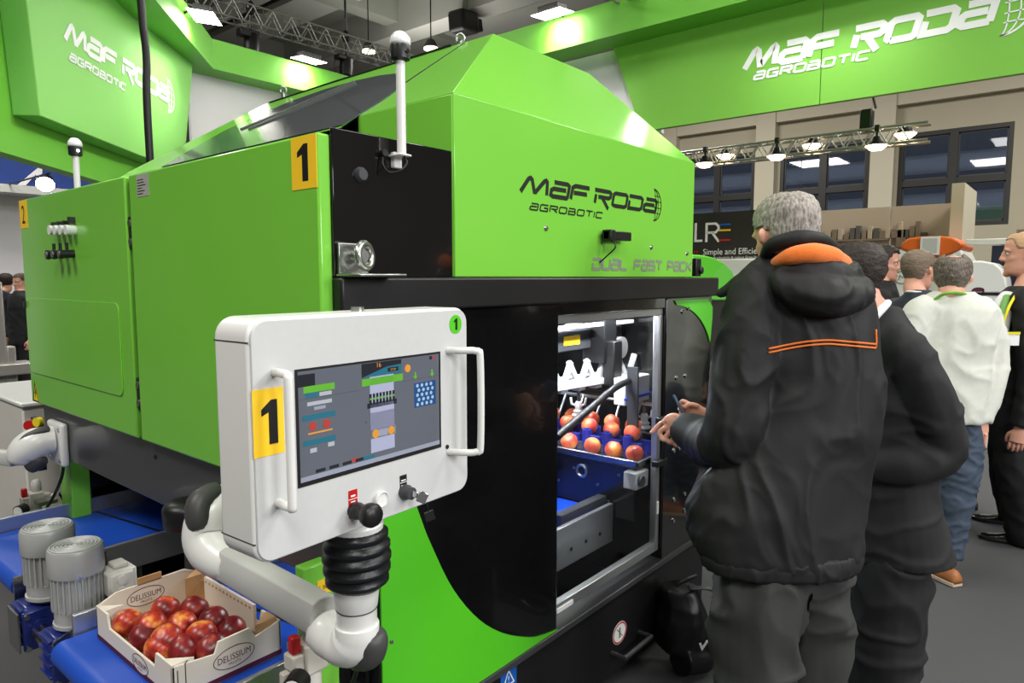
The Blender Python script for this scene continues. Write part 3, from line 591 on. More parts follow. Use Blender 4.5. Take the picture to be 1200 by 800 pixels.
# --- electrical cabinets on the left-hand side
def cabinet(y0, y1):
    b = MB().box((.9, y0, 1.077), (1.26, y1, 1.885)).build('cabinet_body', 'black_gloss', mc, bevel=.003)
    d = MB().box((XL, y0, 1.077), (.9, y1, 1.885)).build('cabinet_door', 'green_paint', mc, bevel=.006); return d
d1 = cabinet(F0+.002, 2.215); d2 = cabinet(2.245, 3.27)
MB().box((.88, 2.212, 1.08), (1.2, 2.248, 1.87)).build('cabinet_gap', 'black_satin', mc)
MB().box((.899, F0-.004, 1.582), (1.262, F0+.002, 1.899)).build('cabinet_side', 'black_gloss', mc, bevel=.002)
lf = Frame((XL, 0, 0), (0, -1, 0), (0, 0, 1))          # print on the doors: x runs along -y
def numplate(y0, y1, z0, z1, s, door):
    L = MB(); plate(L, lf, rect(-y1, z0, -y0, z1), 0, .0012); o = L.build('number_plate', 'yellow_label', door)
    L = MB()
    if s == '1': digit_one(L, lf, -(y0+y1)/2, z0+(z1-z0)*.15, (z1-z0)*.7, .056)
    else: text(L, lf, s, -(y0+y1)/2, z0+(z1-z0)*.17, (z1-z0)*.68, sx=.8, align='CENTER', h1=.0018)
    return L.build('number', 'ink_black', door)
numplate(1.254, 1.348, 1.770, 1.882, '1', d1); numplate(3.172, 3.266, 1.773, 1.882, '2', d2)
L = MB(); plate(L, lf, rect(-2.155, 1.815, -2.075, 1.878), 0, .001); L.build('rating_label', 'label_grey', d1)
L = MB(); [plate(L, lf, rect(-2.15, 1.862-.008*k, -2.15+.03+.04*random.random(), 1.8645-.008*k), .001, .0014) for k in range(6)]; L.build('label_print', 'ink_black', d1)
L = MB(); plate(L, lf, rrect(-3.255, 1.2, -2.33, 1.5, .03), 0, .004); ip = L.build('door_plate', 'green_paint', d2, bevel=.0015)  # thin raised plate in the door's own green
for z in (1.715, 1.22):
    MB().box((.872, 2.205, z-.05), (.9, 2.255, z+.05)).build('hinge', 'black_satin', mc, bevel=.004)
    for k in (-.028, .028): MB().cyl((.873, 2.23, z+k), (.868, 2.23, z+k), .011, n=10).build('hinge_screw', 'zinc', mc)
for k in range(4):
    y = 2.84-.055*k; o = MB().cyl((XL, y, 1.748-.002*k), (XL-.03, y, 1.748-.002*k), .017, n=18).build('pilot_lamp', 'dome_white', d2, smooth=True)
    MB().box((XL, y-.009, 1.763), (XL-.02, y+.006, 1.776+.01*(k == 3))).build('lamp_bracket', 'black_satin', d2)
for k, y in enumerate((2.83, 2.765, 2.70)):
    MB().cyl((XL, y, 1.662), (XL-.035, y, 1.66), .014, n=12).cyl((XL-.035, y, 1.66), (XL-.045, y, 1.66), .017, n=12).build('plug_connector', 'black_satin', d2, smooth=True)
    MB().tube([(XL-.02, y, 1.67), (XL-.02, y, 1.70)], .005).build('latch', 'black_satin', d2)
    MB().cyl((XL-.045, y, 1.66), (XL-.048, y, 1.66), .011, n=12).build('plug_face', 'zinc', d2)
L = MB(); plate(L, lf, [(-3.25, 1.082), (-3.175, 1.082), (-3.213, 1.165)], 0, .0012); L.build('warning_triangle', 'yellow_warn', d2)
L = MB(); stroke(L, lf, [(-3.247, 1.084), (-3.178, 1.084), (-3.213, 1.16)], .006, .0012, .002, closed=True); plate(L, lf, [(-3.222, 1.118), (-3.208, 1.136), (-3.21, 1.12), (-3.203, 1.122), (-3.216, 1.096), (-3.213, 1.112)], .0012, .002); L.build('warning_print', 'ink_black', d2)
MB().box((XL-.012, 3.245, 1.46), (XL, 3.262, 1.485)).build('panel_lock', 'black_satin', d2)
# knob, lock, eye plate on the black side
MB().lathe([(0, .012), (.012, .012), (.016, .006), (.017, 0)], (.973, F0-.004, 1.807), (0, -1, 0)).build('plug_cap', 'dark_grey', mc, smooth=True)
br = MB().box((.902, F0-.09, 1.582), (1.03, F0-.004, 1.588)).box((.905, F0-.012, 1.588), (.985, F0-.004, 1.655)).build('lift_bracket', 'zinc', mc, bevel=.002)
MB().torus((.945, F0-.05, 1.627), (.35, -1, .1), .026, .0085).build('lift_eye', 'zinc', br, smooth='all'); MB().cyl((.945, F0-.05, 1.627), (.945, F0-.004, 1.627), .012).build('eye_stem', 'zinc', br, smooth=True)
# --- hood and roof
MB().box((1.275, F0+.025, 1.58), (2.66, 3.2, 2.0)).build('hood_core', 'black_satin', mc)
hood = MB().box((1.27, F0-.004, 1.581), (2.675, F0+.004, 2.045)).build('hood_front', 'green_paint', mc, bevel=.003)
MB().box((1.268, F0+.0, 1.581), (1.29, 1.63, 2.043)).build('hood_side', 'green_paint', mc, bevel=.003)
MB().box((2.655, F0+.02, 1.581), (2.675, 3.22, 2.043)).build('hood_side', 'green_paint', mc, bevel=.003)
MB().box((1.24, 1.64, 1.88), (1.28, 3.22, 1.99)).build('hood_recess', 'black_satin', mc)
A_, B_, T1, T2 = V(1.268, F0-.004, 2.045), V(2.675, F0-.004, 2.045), V(1.73, 1.515, 2.368), V(2.29, 1.515, 2.368)
E_, F_, T3, T4 = V(1.268, 3.25, 2.038), V(2.675, 3.25, 2.038), V(1.73, 2.84, 2.366), V(2.29, 2.84, 2.366)
S1, S2 = V(1.268, 1.633, 2.043), V(1.73, 1.633, 2.368)
def slab(name, poly, m, parent=mc, th=.012):
    n = (poly[1]-poly[0]).cross(poly[2]-poly[0]).normalized()
    if n.z < 0: n = -n
    return MB().prism([p - n*th for p in poly], n*th).build(name, m, parent, bevel=.002)
slab('roof_front', [A_, B_, T2, T1], 'green_paint'); slab('roof_left', [A_, T1, S2, S1], 'green_paint')
e = V(0, .004, 0); lo_ = V(-.058, 0, -.0405); rl = slab('roof_left', [S1+e+lo_, S2+e, T3, E_+lo_], 'green_paint', th=.004); slab('roof_top', [T1, T2, T4, T3], 'green_paint'); slab('roof_right', [B_, F_, T4, T2], 'green_paint'); slab('roof_rear', [E_, T3, T4, F_], 'green_paint')
sl = (T1-A_); up_ = V(T1.x-A_.x, 0, T1.z-A_.z).normalized(); rf = Frame(S1, (0, -1, 0), up_)
def fr_roof(px, py):
    d = _dir(px, py); p = EYE + d*((S1-EYE).dot(rf.n)/d.dot(rf.n)); q = p-S1; return (q.dot(rf.u), q.dot(rf.v))
sw = [fr_roof(*q) for q in ((216, 181), (232, 172), (262, 155), (300, 137), (340, 120), (380, 106), (415, 96), (445, 89.5), (462, 87.5), (472, 88.5), (475.5, 92), (472, 99), (462, 109), (446, 120), (428, 131), (421, 135))]
base_y = sw[0][0]; sw = [(x, max(y, -.065)) for x, y in sw]; sw = [(sw[0][0], -.065)] + sw[1:-1] + [(sw[-1][0]-.01, -.065)]
L = MB(); plate(L, rf, sw, .0, .004); L.build('dark_swoosh', 'roof_dark', rl)
L = MB(); a, b = fr_roof(283, 153), fr_roof(416, 97); stroke(L, rf, [a, b], .01, .004, .009); a, b = fr_roof(292, 153), fr_roof(418, 99.5); stroke(L, rf, [a, b], .006, .004, .009); L.build('seam_strip', 'alu', rl)
L = MB(); stroke(L, rf, [(0, .0), (0, .55)], .006, 0, .003); L.build('seam_strip', 'black_satin', rl)
for p in (S2+V(.03, .06, 0), V(1.73, 2.74, 2.366)):
    o = MB().torus(p+V(0, 0, .03), (1, .5, 0), .014, .0055).build('eyebolt', 'zinc', mc, smooth='all'); MB().cyl(p, p+V(0, 0, .02), .009).build('bolt_collar', 'zinc', o, smooth=True)
MB().tube([V(1.70, 2.8, 2.348), V(1.72, 2.4, 2.362), V(1.725, 1.7, 2.37)], .004).build('ridge_seal', 'black_satin', mc)
hf = Frame((0, F0-.004, 0), (1, 0, 0), (0, 0, 1))
L = MB(); techno_fit(L, hf, 'MAF RODA', 1.528, 1.818, .056, .835, weight=.24, shear=.3, gap=.28); L.build('lettering', 'ink_black', hood)
L = MB(); techno_fit(L, hf, 'AGrOBOTIC', 1.578, 1.775, .0225, .40, weight=.2, shear=.3, gap=.5); L.build('small_lettering', 'ink_black', hood)
L = MB(); globe(L, hf, 2.33, 1.85, .058, .0026); [plate(L, hf, [(x+.0, 0), (x, 0)]) for x in ()]; L.build('globe_emblem', 'ink_black', hood)
for s_, x_, l_ in (('DUAL', 1.912, .235), ('FAST', 2.185, .225), ('PACK', 2.445, .225)): L = MB(); techno_fit(L, hf, s_, x_, 1.603, .043, l_, weight=.24, shear=.12, gap=.24); L.build('grey_lettering', 'ink_grey', hood)
for x, z in ((1.66, 1.727), (2.315, 1.692), (2.62, 1.677)): MB().lathe([(0, .006), (.006, .005), (.009, 0)], (x, F0-.004, z), (0, -1, 0), n=10).build('rivet', 'zinc', hood, smooth=True)
cs = MB().box((1.955, F0-.045, 1.705), (2.10, F0-.02, 1.735)).box((1.97, F0-.02, 1.71), (2.05, F0, 1.728)).box((1.955, F0-.05, 1.70), (1.985, F0-.015, 1.738)).build('sensor', 'black_satin', hood, bevel=.003)
MB().tube(smooth_path([V(1.972, F0-.045, 1.705), V(1.968, F0-.06, 1.68), V(1.962, F0-.03, 1.65), V(1.958, F0-.006, 1.63)]), .0025).build('sensor_cable', 'hose_black', hood)
MB().box((2.70, F0-.01, 1.585), (2.75, F0+.06, 1.66)).cyl((2.74, F0-.02, 1.61), (2.74, F0+.03, 1.61), .016).build('side_latch', 'black_satin', mc, bevel=.004)
# --- door
dr = MB().box((1.72, F0+.012, 1.432), (2.455, F0+.04, 1.46)).box((2.427, F0+.012, .475), (2.455, F0+.04, 1.432)).box((1.72, F0+.012, .475), (2.427, F0+.04, .51)).build('access_door', 'alu', mc, bevel=.003)
MB().box((1.735, F0+.022, .505), (2.43, F0+.028, 1.435)).build('door_pane', 'door_glass', dr)
MB().box((2.405, F0-.012, .985), (2.462, F0+.012, 1.03)).build('door_latch', 'black_satin', dr, bevel=.004); MB().box((2.38, F0-.016, .835), (2.468, F0+.012, .86)).build('door_handle', 'black_satin', dr, bevel=.004); MB().tube([(2.436, F0-.01, .86), (2.436, F0-.014, 1.0)], .008).build('handle_rod', 'black_satin', dr)
MB().box((2.43, F0+.008, .63), (2.444, F0+.012, .68)).build('door_sticker', 'ink_white', dr); MB().box((1.75, F0+.008, .48), (1.84, F0+.012, .495)).build('door_sticker', 'ink_white', dr)
# stickers and pull handle on the base skirt
bf = Frame((0, F0+.01, 0), (1, 0, 0), (0, 0, 1))
def fb_(px, py): p = onY(px, py, F0+.01); return (p.x, p.z)
c = fb_(726, 741); L = MB(); plate(L, bf, oval(c[0], c[1], .05, .042), 0, .001); L.build('round_sticker', 'ink_white', base); L = MB(); stroke(L, bf, oval(c[0], c[1], .045, .037), .006, .001, .0015, closed=True); L.build('sticker_ring', 'red_plastic', base)
L = MB(); plate(L, bf, rect(c[0]-.006, c[1]-.02, c[0]+.006, c[1]+.02), .001, .0015); stroke(L, bf, [(c[0]-.02, c[1]+.02), (c[0]+.02, c[1]-.02)], .004, .001, .0015); L.build('sticker_print', 'ink_grey', base)
a, b = fb_(717, 765), fb_(744, 747); zz = a[1]; MB().tube([(a[0], F0+.01, zz), (a[0], F0-.045, zz), (a[0]+.2, F0-.045, zz), (a[0]+.2, F0+.01, zz)], .009).build('pull_handle', 'beam_grey', base, smooth=True)
c = fb_(594, 792); L = MB(); plate(L, bf, rect(c[0]-.03, c[1]-.06, c[0]+.045, c[1]+.03), 0, .001); L.build('blue_sticker', 'label_blue', base); L = MB(); stroke(L, bf, [(c[0]-.018, c[1]-.03), (c[0]+.032, c[1]-.03), (c[0]+.007, c[1]+.015)], .004, .001, .0016, closed=True); text(L, bf, '!', c[0]+.007, c[1]-.024, .024, h1=.0016, align='CENTER'); L.build('sticker_print', 'ink_white', base)
# --- beam under the cabinets, legs
beam = MB().box((.9, 1.32, .872), (.99, 3.25, 1.077)).build('support_beam', 'beam_grey', mc, bevel=.004)
for y, z in ((1.62, .99), (1.64, .93), (2.2, 1.02)): MB().lathe([(0, .004), (.006, .004), (.007, 0)], (.9, y, z), (-1, 0, 0), n=8).build('bolt', 'black_satin', beam)
MB().box((.93, 3.08, .0), (1.0, 3.2, .872)).build('green_post', 'green_paint', mc, bevel=.004)
gp = MB().box((.835, 1.3, 0), (.925, 1.335, .93)).build('green_post', 'green_paint', mc, bevel=.004)
pf = Frame((0, 1.3, 0), (1, 0, 0), (0, 0, 1)); a = onY(381, 686, 1.3)
L = MB(); plate(L, pf, rect(a.x-.021, a.z-.018, a.x+.021, a.z+.018), 0, .001); L.build('pressure_label', 'yellow_label', gp); L = MB(); text(L, pf, '6 bars', a.x, a.z-.006, .0115, h1=.0016, align='CENTER'); L.build('label_print', 'ink_black', gp)
for k in range(4): MB().cyl((.865, 1.3, .32+.09*k), (.865, 1.298, .32+.09*k), .012, n=12).build('post_hole', 'ink_black', gp)
MB().box((.99, 2.1, .1), (1.08, 2.24, .872)).build('black_leg', 'black_gloss', mc, bevel=.004); MB().box((.985, 1.36, .1), (1.03, 1.44, 1.06)).build('black_leg', 'black_satin', mc)
# --- interior of the door compartment
MB().box((1.76, 2.2, .14), (2.855, 2.22, 1.5)).build('back_plate', 'dark_grey', mc)
MB().box((1.8, F0+.1, 1.485), (2.8, 2.15, 1.5)).build('light_tray', 'light_grey', mc)
lamp = MB().box((1.85, 1.5, 1.478), (2.75, 1.53, 1.486)).box((1.85, 1.85, 1.478), (2.75, 1.88, 1.486)).build('led_strip', 'led_white', mc)
for y in (1.51, 1.86):
    l = bpy.data.lights.new('led', 'AREA'); l.shape = 'RECTANGLE'; l.size = .9; l.size_y = .03; l.energy = 15; l.color = (.95, .97, 1); o = bpy.data.objects.new('led_light', l); C.objects.link(o); o.parent = mc; o.location = V(2.3, y, 1.47) - mc.location
def ix(px, py, y): return onY(px, py, y)
# gantry beams, perforated guard
p, q = ix(655, 413, 1.62), ix(740, 413, 1.62)
MB().bar((1.85, 1.7, 1.31), (2.84, 1.7, 1.31), .05, .09).build('gantry_beam', 'dark_grey', mc, bevel=.004); MB().bar((1.85, 1.62, 1.375), (2.84, 1.62, 1.375), .02, .018).build('guide_rail', 'white_plastic', mc, bevel=.003)
MB().bar((2.36, 1.674, 1.31), (2.48, 1.674, 1.31), .004, .04).build('gantry_label', 'yellow_label', mc)
MB().prism([V(2.0, 1.9, 1.49), V(2.15, 1.9, 1.37), V(2.5, 1.9, 1.37), V(2.6, 1.9, 1.49)], (0, .02, 0)).build('perforated_guard', 'perf_grey', mc)
MB().prism([V(2.5, 1.75, 1.37), V(2.62, 1.75, 1.49), V(2.75, 1.75, 1.4), V(2.6, 1.75, 1.3)], (0, .015, 0)).build('guard_plate', 'light_grey', mc)
for x in (1.95, 2.62): MB().box((x-.05, 1.6, 1.2), (x+.05, 1.72, 1.43)).box((x-.035, 1.56, 1.1), (x+.035, 1.62, 1.3)).build('actuator', 'black_satin', mc, bevel=.006)
MB().cyl((2.72, 1.6, 1.26), (2.72, 1.66, 1.26), .05, n=20).build('actuator_drum', 'stainless', mc, smooth=True)
MB().bar((1.8, 1.75, 1.12), (2.84, 1.6, 1.12), .05, .03).bar((1.8, 1.95, 1.1), (2.84, 1.8, 1.1), .05, .03).build('gripper_rail', 'white_plastic', mc, bevel=.004)
for k in range(9):
    x = 1.9+.11*k; y = 1.735-.015*k
    MB().bar((x, y, 1.12), (x-.045, y+.02, 1.22), .022, .02).bar((x+.02, y, 1.12), (x+.06, y-.01, 1.22), .022, .02).box((x-.02, y-.02, 1.09), (x+.03, y+.02, 1.14)).build('gripper_finger', 'white_plastic', mc, bevel=.003)
for px, py in ((678, 480), (755, 494)):
    p = ix(px, py, 1.52 if px > 700 else 1.75)
    g = MB().lathe([(.028, -.03), (.03, -.022), (.02, -.014), (.026, -.005), (.016, .004), (.018, .03), (.012, .04)], p).build('suction_cup', 'white_plastic', mc, smooth=True)
    MB().cyl(p+V(0, 0, .04), p+V(0, 0, .13), .008, n=10).build('cup_rod', 'steel', g, smooth=True)
    for a in range(3): d = V(math.cos(a*2.1+.5), math.sin(a*2.1+.5), 0); MB().tube([p+V(0, 0, .02)+d*.01, p+d*.035+V(0, 0, .03), p+d*.04+V(0, 0, .06)], .006).build('cup_lever', 'white_plastic', g)
MB().tube(smooth_path([ix(652, 512, 1.36), ix(690, 480, 1.4), ix(720, 455, 1.42), ix(745, 442, 1.5)]), .014).build('black_hose', 'hose_black', mc, smooth=True)
MB().box((2.58, 1.5, 1.02), (2.8, 1.56, 1.14)).build('valve_block', 'white_plastic', mc, bevel=.005); MB().box((2.57, 1.49, 1.045), (2.81, 1.5, 1.055)).build('valve_stripe', 'blue_bin', mc)
MB().bar(ix(742, 430, 1.45), ix(742, 470, 1.45)+V(0, 0, -.12), .05, .012).build('black_strap', 'dark_grey', mc)
# fruit tray and its cups
tray = MB().box((2.36, 1.31, .822), (2.8, 2.15, .832)).box((2.36, 1.31, .822), (2.372, 2.15, .85)).box((2.36, 1.31, .822), (2.8, 1.322, .85)).build('cup_tray', 'steel', mc, bevel=.004)
CUP = []
for k in range(7):
    y = 1.40+.105*k; CUP.append(y)
    for x in (2.525, 2.60):
        MB().cyl((x, y+.05, .832), (x, y+.05, .905), .022, n=10).cyl((x, y+.05, .905), (x, y+.05, .912), .012, n=8).build('blue_cup', 'blue_cup', tray, smooth=True)
        MB().box((x-.012, y-.02, .832), (x+.012, y+.04, .88)).build('cup_wall', 'blue_cup', tray)
    MB().cyl((2.47, y+.05, .832), (2.47, y+.05, .86), .012, n=8).build('tray_peg', 'zinc', tray)
    MB().tube([V(2.7, y+.02, .85), V(2.70, y+.02, .9), V(2.78, y+.03, 1.0), V(2.79, y+.1, 1.0)], .006).build('wire_divider', 'alu', tray, smooth=True)
MB().tube([V(2.79, 1.35, 1.0), V(2.79, 2.15, 1.0)], .008).build('divider_rail', 'alu', tray, smooth=True)
MB().box((2.37, 1.33, .6), (2.39, 2.15, .82)).build('tray_apron', 'black_panel', mc)
MB().torus((2.365, 1.58, .765), (1, 0, 0), .024, .006).build('apron_ring', 'zinc', mc, smooth='all')
for y, z in ((1.4, .78), (1.5, .72), (1.62, .77), (1.7, .7), (1.8, .75), (1.45, .66)): MB().cyl((2.37, y, z), (2.364, y, z), .006, n=8).build('apron_screw', 'zinc', mc)
p = ix(753, 562, 1.3); MB().box((p.x-.05, 1.3, p.z-.035), (p.x+.05, 1.36, p.z+.035)).build('switch_box', 'light_grey', mc, bevel=.006); MB().cyl((p.x-.02, 1.3, p.z), (p.x-.02, 1.288, p.z), .022, n=14).build('switch_knob', 'dark_grey', mc)
# inner conveyor below
MB().box((1.78, 1.42, .5), (2.36, 1.44, .66)).build('conveyor_side', 'alu', mc, bevel=.003); MB().box((1.78, 1.44, .6), (2.36, 1.95, .625)).build('conveyor_belt', 'blue_bin', mc)
MB().box((2.05, 1.46, .62), (2.38, 1.5, .68)).build('conveyor_guide', 'dark_grey', mc)
for k in range(5): MB().cyl((1.86+.1*k, 1.42, .56), (1.86+.1*k, 1.418, .56), .008, n=8).build('conveyor_screw', 'ink_black', mc)
MB().box((1.78, 1.36, .14), (2.84, 1.37, .4)).build('lower_panel', 'dark_grey', mc)
# neighbouring green cover behind the machine end
cq = [onY(px, py, 1.9) for px, py in ((812, 298), (826, 299), (838, 302), (849, 308), (858, 317), (863, 328), (865, 342), (863, 352), (812, 352))]
oc = thing('outfeed_cover', 'rounded green cover just beyond the hood, next to the man in the orange-lined jacket', 'machine cover', (cq[0].x+.2, 2.1, 0))
MB().prism(cq, (0, .45, 0)).build('hood', 'green_bright', oc, bevel=.01); MB().box((cq[-1].x+.01, 1.93, .0), (cq[-2].x-.03, 2.32, cq[-1].z)).build('stand', 'black_satin', oc, bevel=.01)
# --- signal posts
def beacon(p, h, label, r=.0105):
    p = Vector(p); t = thing('signal_post', label, 'signal light', p, group='signal posts on the machine')
    MB().cyl(p, p+V(0, 0, h), r, n=14).build('pole', 'white_plastic', t, smooth=True); MB().lathe([(.013, 0), (.022, .004), (.023, .03), (.022, .034)], p+V(0, 0, h), n=18).build('collar', 'black_satin', t, smooth=True)
    MB().lathe([(.022, 0), (.024, .006), (.022, .018), (.014, .028), (.004, .032)], p+V(0, 0, h+.034), n=18).build('dome', 'dome_white', t, smooth='all')
    MB().cyl(p+V(0, -.022, h+.018), p+V(0, -.026, h+.018), .005, n=8).build('screw', 'chrome', t)
    return t
t = beacon((1.068, 1.215, 1.86), .207, 'white signal post with dome on the black side of the machine')
MB().box((1.06, 1.232, 1.832), (1.084, 1.246, 1.868)).box((1.052, 1.2, 1.856), (1.086, 1.246, 1.861)).build('bracket', 'white_plastic', t, bevel=.003)
MB().tube(smooth_path([V(1.07, 1.21, 1.856), V(1.07, 1.2, 1.84), V(1.055, 1.205, 1.822), V(1.038, 1.225, 1.818), V(1.03, 1.236, 1.835), V(1.034, 1.24, 1.858)]), .0025).build('cable_loop', 'hose_black', t, smooth=True)
MB().cyl((1.034, 1.246, 1.862), (1.034, 1.232, 1.862), .008, n=10).build('cable_gland', 'black_satin', t)
t = beacon((.93, 2.82, 1.885), .13, 'white signal post with dome on top of the far green cabinet')
# ================================================================ CONTROL PANEL ON ITS ARM
cp = thing('operator_terminal', 'white touch screen control panel on an articulated arm in front of the machine', 'control panel', (.79, .975, .86), math.radians(2.86))
M4 = ROOT[cp]
def H(x, y, z): return M4 @ V(x, y, z-.86)        # x from panel centre, y back from face, z height
def hprism(poly, y0, y1, name, m, parent=cp, bevel=0, seg=3): return MB().prism([H(x, y0, z) for x, z in poly], H(0, y1, 0)-H(0, y0, 0)).build(name, m, parent, bevel=bevel, seg=seg)
W2 = .2545; ZB, ZT = 1.127, 1.518
hs = hprism(rrect(-W2, ZB, W2, ZT, .032, 6), .004, .098, 'housing', 'white_plastic', bevel=.006)
hprism(rrect(-W2+.004, ZB+.004, W2-.004, ZT-.004, .028, 6), 0, .006, 'front_plate', 'panel_face', bevel=.0015)
L = MB(); [L.box(V(-W2-.0006, .004, z-.0012), V(-W2+.004, .096, z+.0012)) for z in ()]
for z in (ZB+.037, ZT-.037):
    MB().prism([H(-W2-.0005, .004, z-.001), H(-W2-.0005, .098, z-.001), H(-W2-.0005, .098, z+.001), H(-W2-.0005, .004, z+.001)], H(.003, 0, 0)-H(0, 0, 0)).build('housing_seam', 'dark_grey', hs)
sx0, sx1, sz0, sz1 = -.1755, .168, 1.236, 1.432
hprism(rect(sx0, sz0, sx1, sz1), -.001, .004, 'screen_bezel', 'ink_black')
scr = hprism(rect(sx0+.005, sz0+.008, sx1-.006, sz1-.004), -.0018, .0, 'screen', 'screen_bg')
sw_, sh_ = (sx1-.006)-(sx0+.005), (sz1-.004)-(sz0+.008)
sf = Frame(H(sx0+.005, -.0018, sz0+.008), H(1, 0, 0)-H(0, 0, 0), (0, 0, 1))
def U(*a): return [(x*sw_, y*sh_) for x, y in a]
def ur(m, x0, y0, x1, y1, h=.0003): L = MB(); plate(L, sf, U((x0, y0), (x1, y0), (x1, y1), (x0, y1)), 0, h); return L.build('screen_element', 'ui_'+m, scr)
ur('bar', 0, 0, 1, .045); ur('lilac', .455, .10, .63, .86); ur('lilac', .455, .3, .63, .5)
for i in range(4): ur('dark', .09+.085*i, .055, .15+.085*i, .085)
ur('red', .32, .06, .37, .095); ur('teal', .40, .05, .48, .085)
ur('dark', .40, .86, .69, .995); L = MB(); plate(L, sf, U((.40, .86), (.69, .86), (.69, .95), (.58, .94)), .0003, .0006); L.build('screen_element', 'ui_teal', scr); ur('dark', .585, .885, .665, .925, .0009); ur('green', .40, .775, .70, .845)
L = MB(); text(L, sf, 'STOP', .625*sw_, .893*sh_, .0042, h1=.0012, align='CENTER'); text(L, sf, '16', .50*sw_, .945*sh_, .009, h1=.0008); L.build('screen_text', 'ui_orange', scr)
L = MB(); plate(L, sf, oval(.74*sw_, .89*sh_, .0075, .0075), 0, .0004); L.build('screen_element', 'ui_orange', scr)
for x in (.8, .94):
    L = MB(); plate(L, sf, [(x*sw_-.002, .84*sh_), (x*sw_+.002, .84*sh_), (x*sw_+.002, .80*sh_), (x*sw_+.006, .80*sh_), (x*sw_, .76*sh_), (x*sw_-.006, .80*sh_), (x*sw_-.002, .80*sh_)], 0, .0004); L.build('screen_element', 'ui_green', scr)
ur('navy', .79, .46, .97, .72); L = MB()
for r in range(5):
    for c in range(4): plate(L, sf, oval((.815+.038*c+.012*(r % 2))*sw_, (.49+.05*r)*sh_, .0036, .0036, 10), .0003, .0006)
L.build('screen_element', 'ui_dot', scr)
ur('dark', .435, .55, .65, .60)
for k in range(8): ur('dark', .45+.024*k, .58, .466+.024*k, .69, .0006); ur('green', .452+.024*k, .63, .464+.024*k, .65, .0009)
ur('green', .03, .80, .22, .86); ur('teal', .04, .755, .12, .795); ur('white', .125, .755, .2, .79); ur('white', .05, .68, .2, .715); ur('bar', .09, .635, .16, .665)
ur('teal', .02, .55, .22, .60); ur('teal', .02, .32, .22, .37); ur('orange', .05, .42, .2, .435); ur('box', .455, .24, .64, .33); ur('white', .06, .25, .1, .29); ur('white', .17, .27, .21, .31); ur('bar', .51, .25, .58, .32, .0006); ur('line', .42, .86-.45, .43, .43); ur('line', 0, .745, .38, .748); ur('line', .7, .76, 1, .763)
for x, m_ in ((.08, 'red'), (.165, 'red')): L = MB(); plate(L, sf, oval(x*sw_, .49*sh_, .0075, .0075), 0, .0004); L.build('screen_element', 'ui_'+m_, scr)
for x in (.49, .605): L = MB(); plate(L, sf, oval(x*sw_, .285*sh_, .008, .008), .0003, .0007); plate(L, sf, [(x*sw_-.004, .275*sh_), (x*sw_+.004, .275*sh_), (x*sw_, .30*sh_)], .0007, .001); L.build('screen_element', 'ui_orange', scr)
ur('dark', 0, .86, .1, .97); ur('red', .945, .95, .965, .985); ur('dark', .92, .95, .94, .985)
# handles
for sgn, x in ((-1, -.2115), (1, .2015)):
    z0, z1 = 1.222, 1.432
    if sgn < 0: path = [H(x, .004, z1), H(x-.004, -.035, z1), H(x-.008, -.046, z1-.004), H(x-.01, -.05, z1-.018), H(x-.01, -.05, z0+.018), H(x-.008, -.046, z0+.004), H(x-.004, -.035, z0), H(x, .004, z0)]
    else: path = [H(x-.012, .004, z1), H(x+.0, -.025, z1), H(x+.02, -.05, z1-.001), H(x+.026, -.056, z1-.02), H(x+.026, -.056, z0+.02), H(x+.02, -.05, z0+.001), H(x, -.025, z0), H(x-.012, .004, z0)]
    MB().tube(smooth_path(path, 5), .0072, n=12).build('handle', 'white_plastic', cp, smooth='all')
L = MB(); MB().cyl(H(.186, .0, 1.233), H(.186, -.002, 1.233), .0045, n=12).build('port', 'ink_black', cp)
pf = Frame(H(0, 0, 0), H(1, 0, 0)-H(0, 0, 0), (0, 0, 1))
L = MB(); plate(L, pf, rect(-.2525, 1.302, -.198, 1.408), 0, .0008); lb = L.build('number_plate', 'yellow_label', cp); L = MB(); digit_one(L, pf, -.221, 1.32, .07, .04); L.build('number', 'ink_black', cp)
L = MB(); plate(L, pf, oval(.215, 1.484, .0185, .0195), 0, .0008); L.build('number_disc', 'green_bright', cp); L = MB(); digit_one(L, pf, .2155, 1.473, .023, .014); L.build('number', 'ink_black', cp)
L = MB(); plate(L, pf, rect(-.072, 1.155, -.052, 1.205), 0, .0008); L.build('red_label', 'red_plastic', cp); L = MB(); plate(L, pf, rect(-.067, 1.193, -.057, 1.196), .0008, .0013); plate(L, pf, rect(-.067, 1.183, -.057, 1.185), .0008, .0013); plate(L, pf, rect(-.072, 1.1885, -.052, 1.1895), .0008, .0013); L.build('label_print', 'ink_white', cp)
L = MB(); plate(L, pf, rect(.052, 1.168, .07, 1.203), 0, .0008); L.build('black_label', 'ink_black', cp); L = MB(); plate(L, pf, rect(.055, 1.192, .067, 1.194), .0008, .0013); plate(L, pf, rect(.055, 1.182, .067, 1.184), .0008, .0013); plate(L, pf, rect(.052, 1.1885, .07, 1.1895), .0008, .0013); L.build('label_print', 'ink_white', cp)
ax = H(0, -1, 0)-H(0, 0, 0)
k = MB().lathe([(.015, 0), (.0155, .012), (.014, .018), (.013, .026), (.019, .034), (.0215, .042), (.0215, .05), (.018, .056), (0, .058)], H(-.06, 0, 1.168), ax).build('mushroom_button', 'black_satin', cp, smooth='all')
MB().lathe([(.0155, 0), (.0155, .008), (.0135, .01), (.0125, .007), (0, .007)], H(0, 0, 1.173), ax).build('push_button', 'white_plastic', cp, smooth=True)
ks = MB().lathe([(.0145, 0), (.0145, .01), (.012, .013), (.012, .022), (0, .023)], H(.063, 0, 1.17), ax).build('key_switch', 'dark_grey', cp, smooth=True)
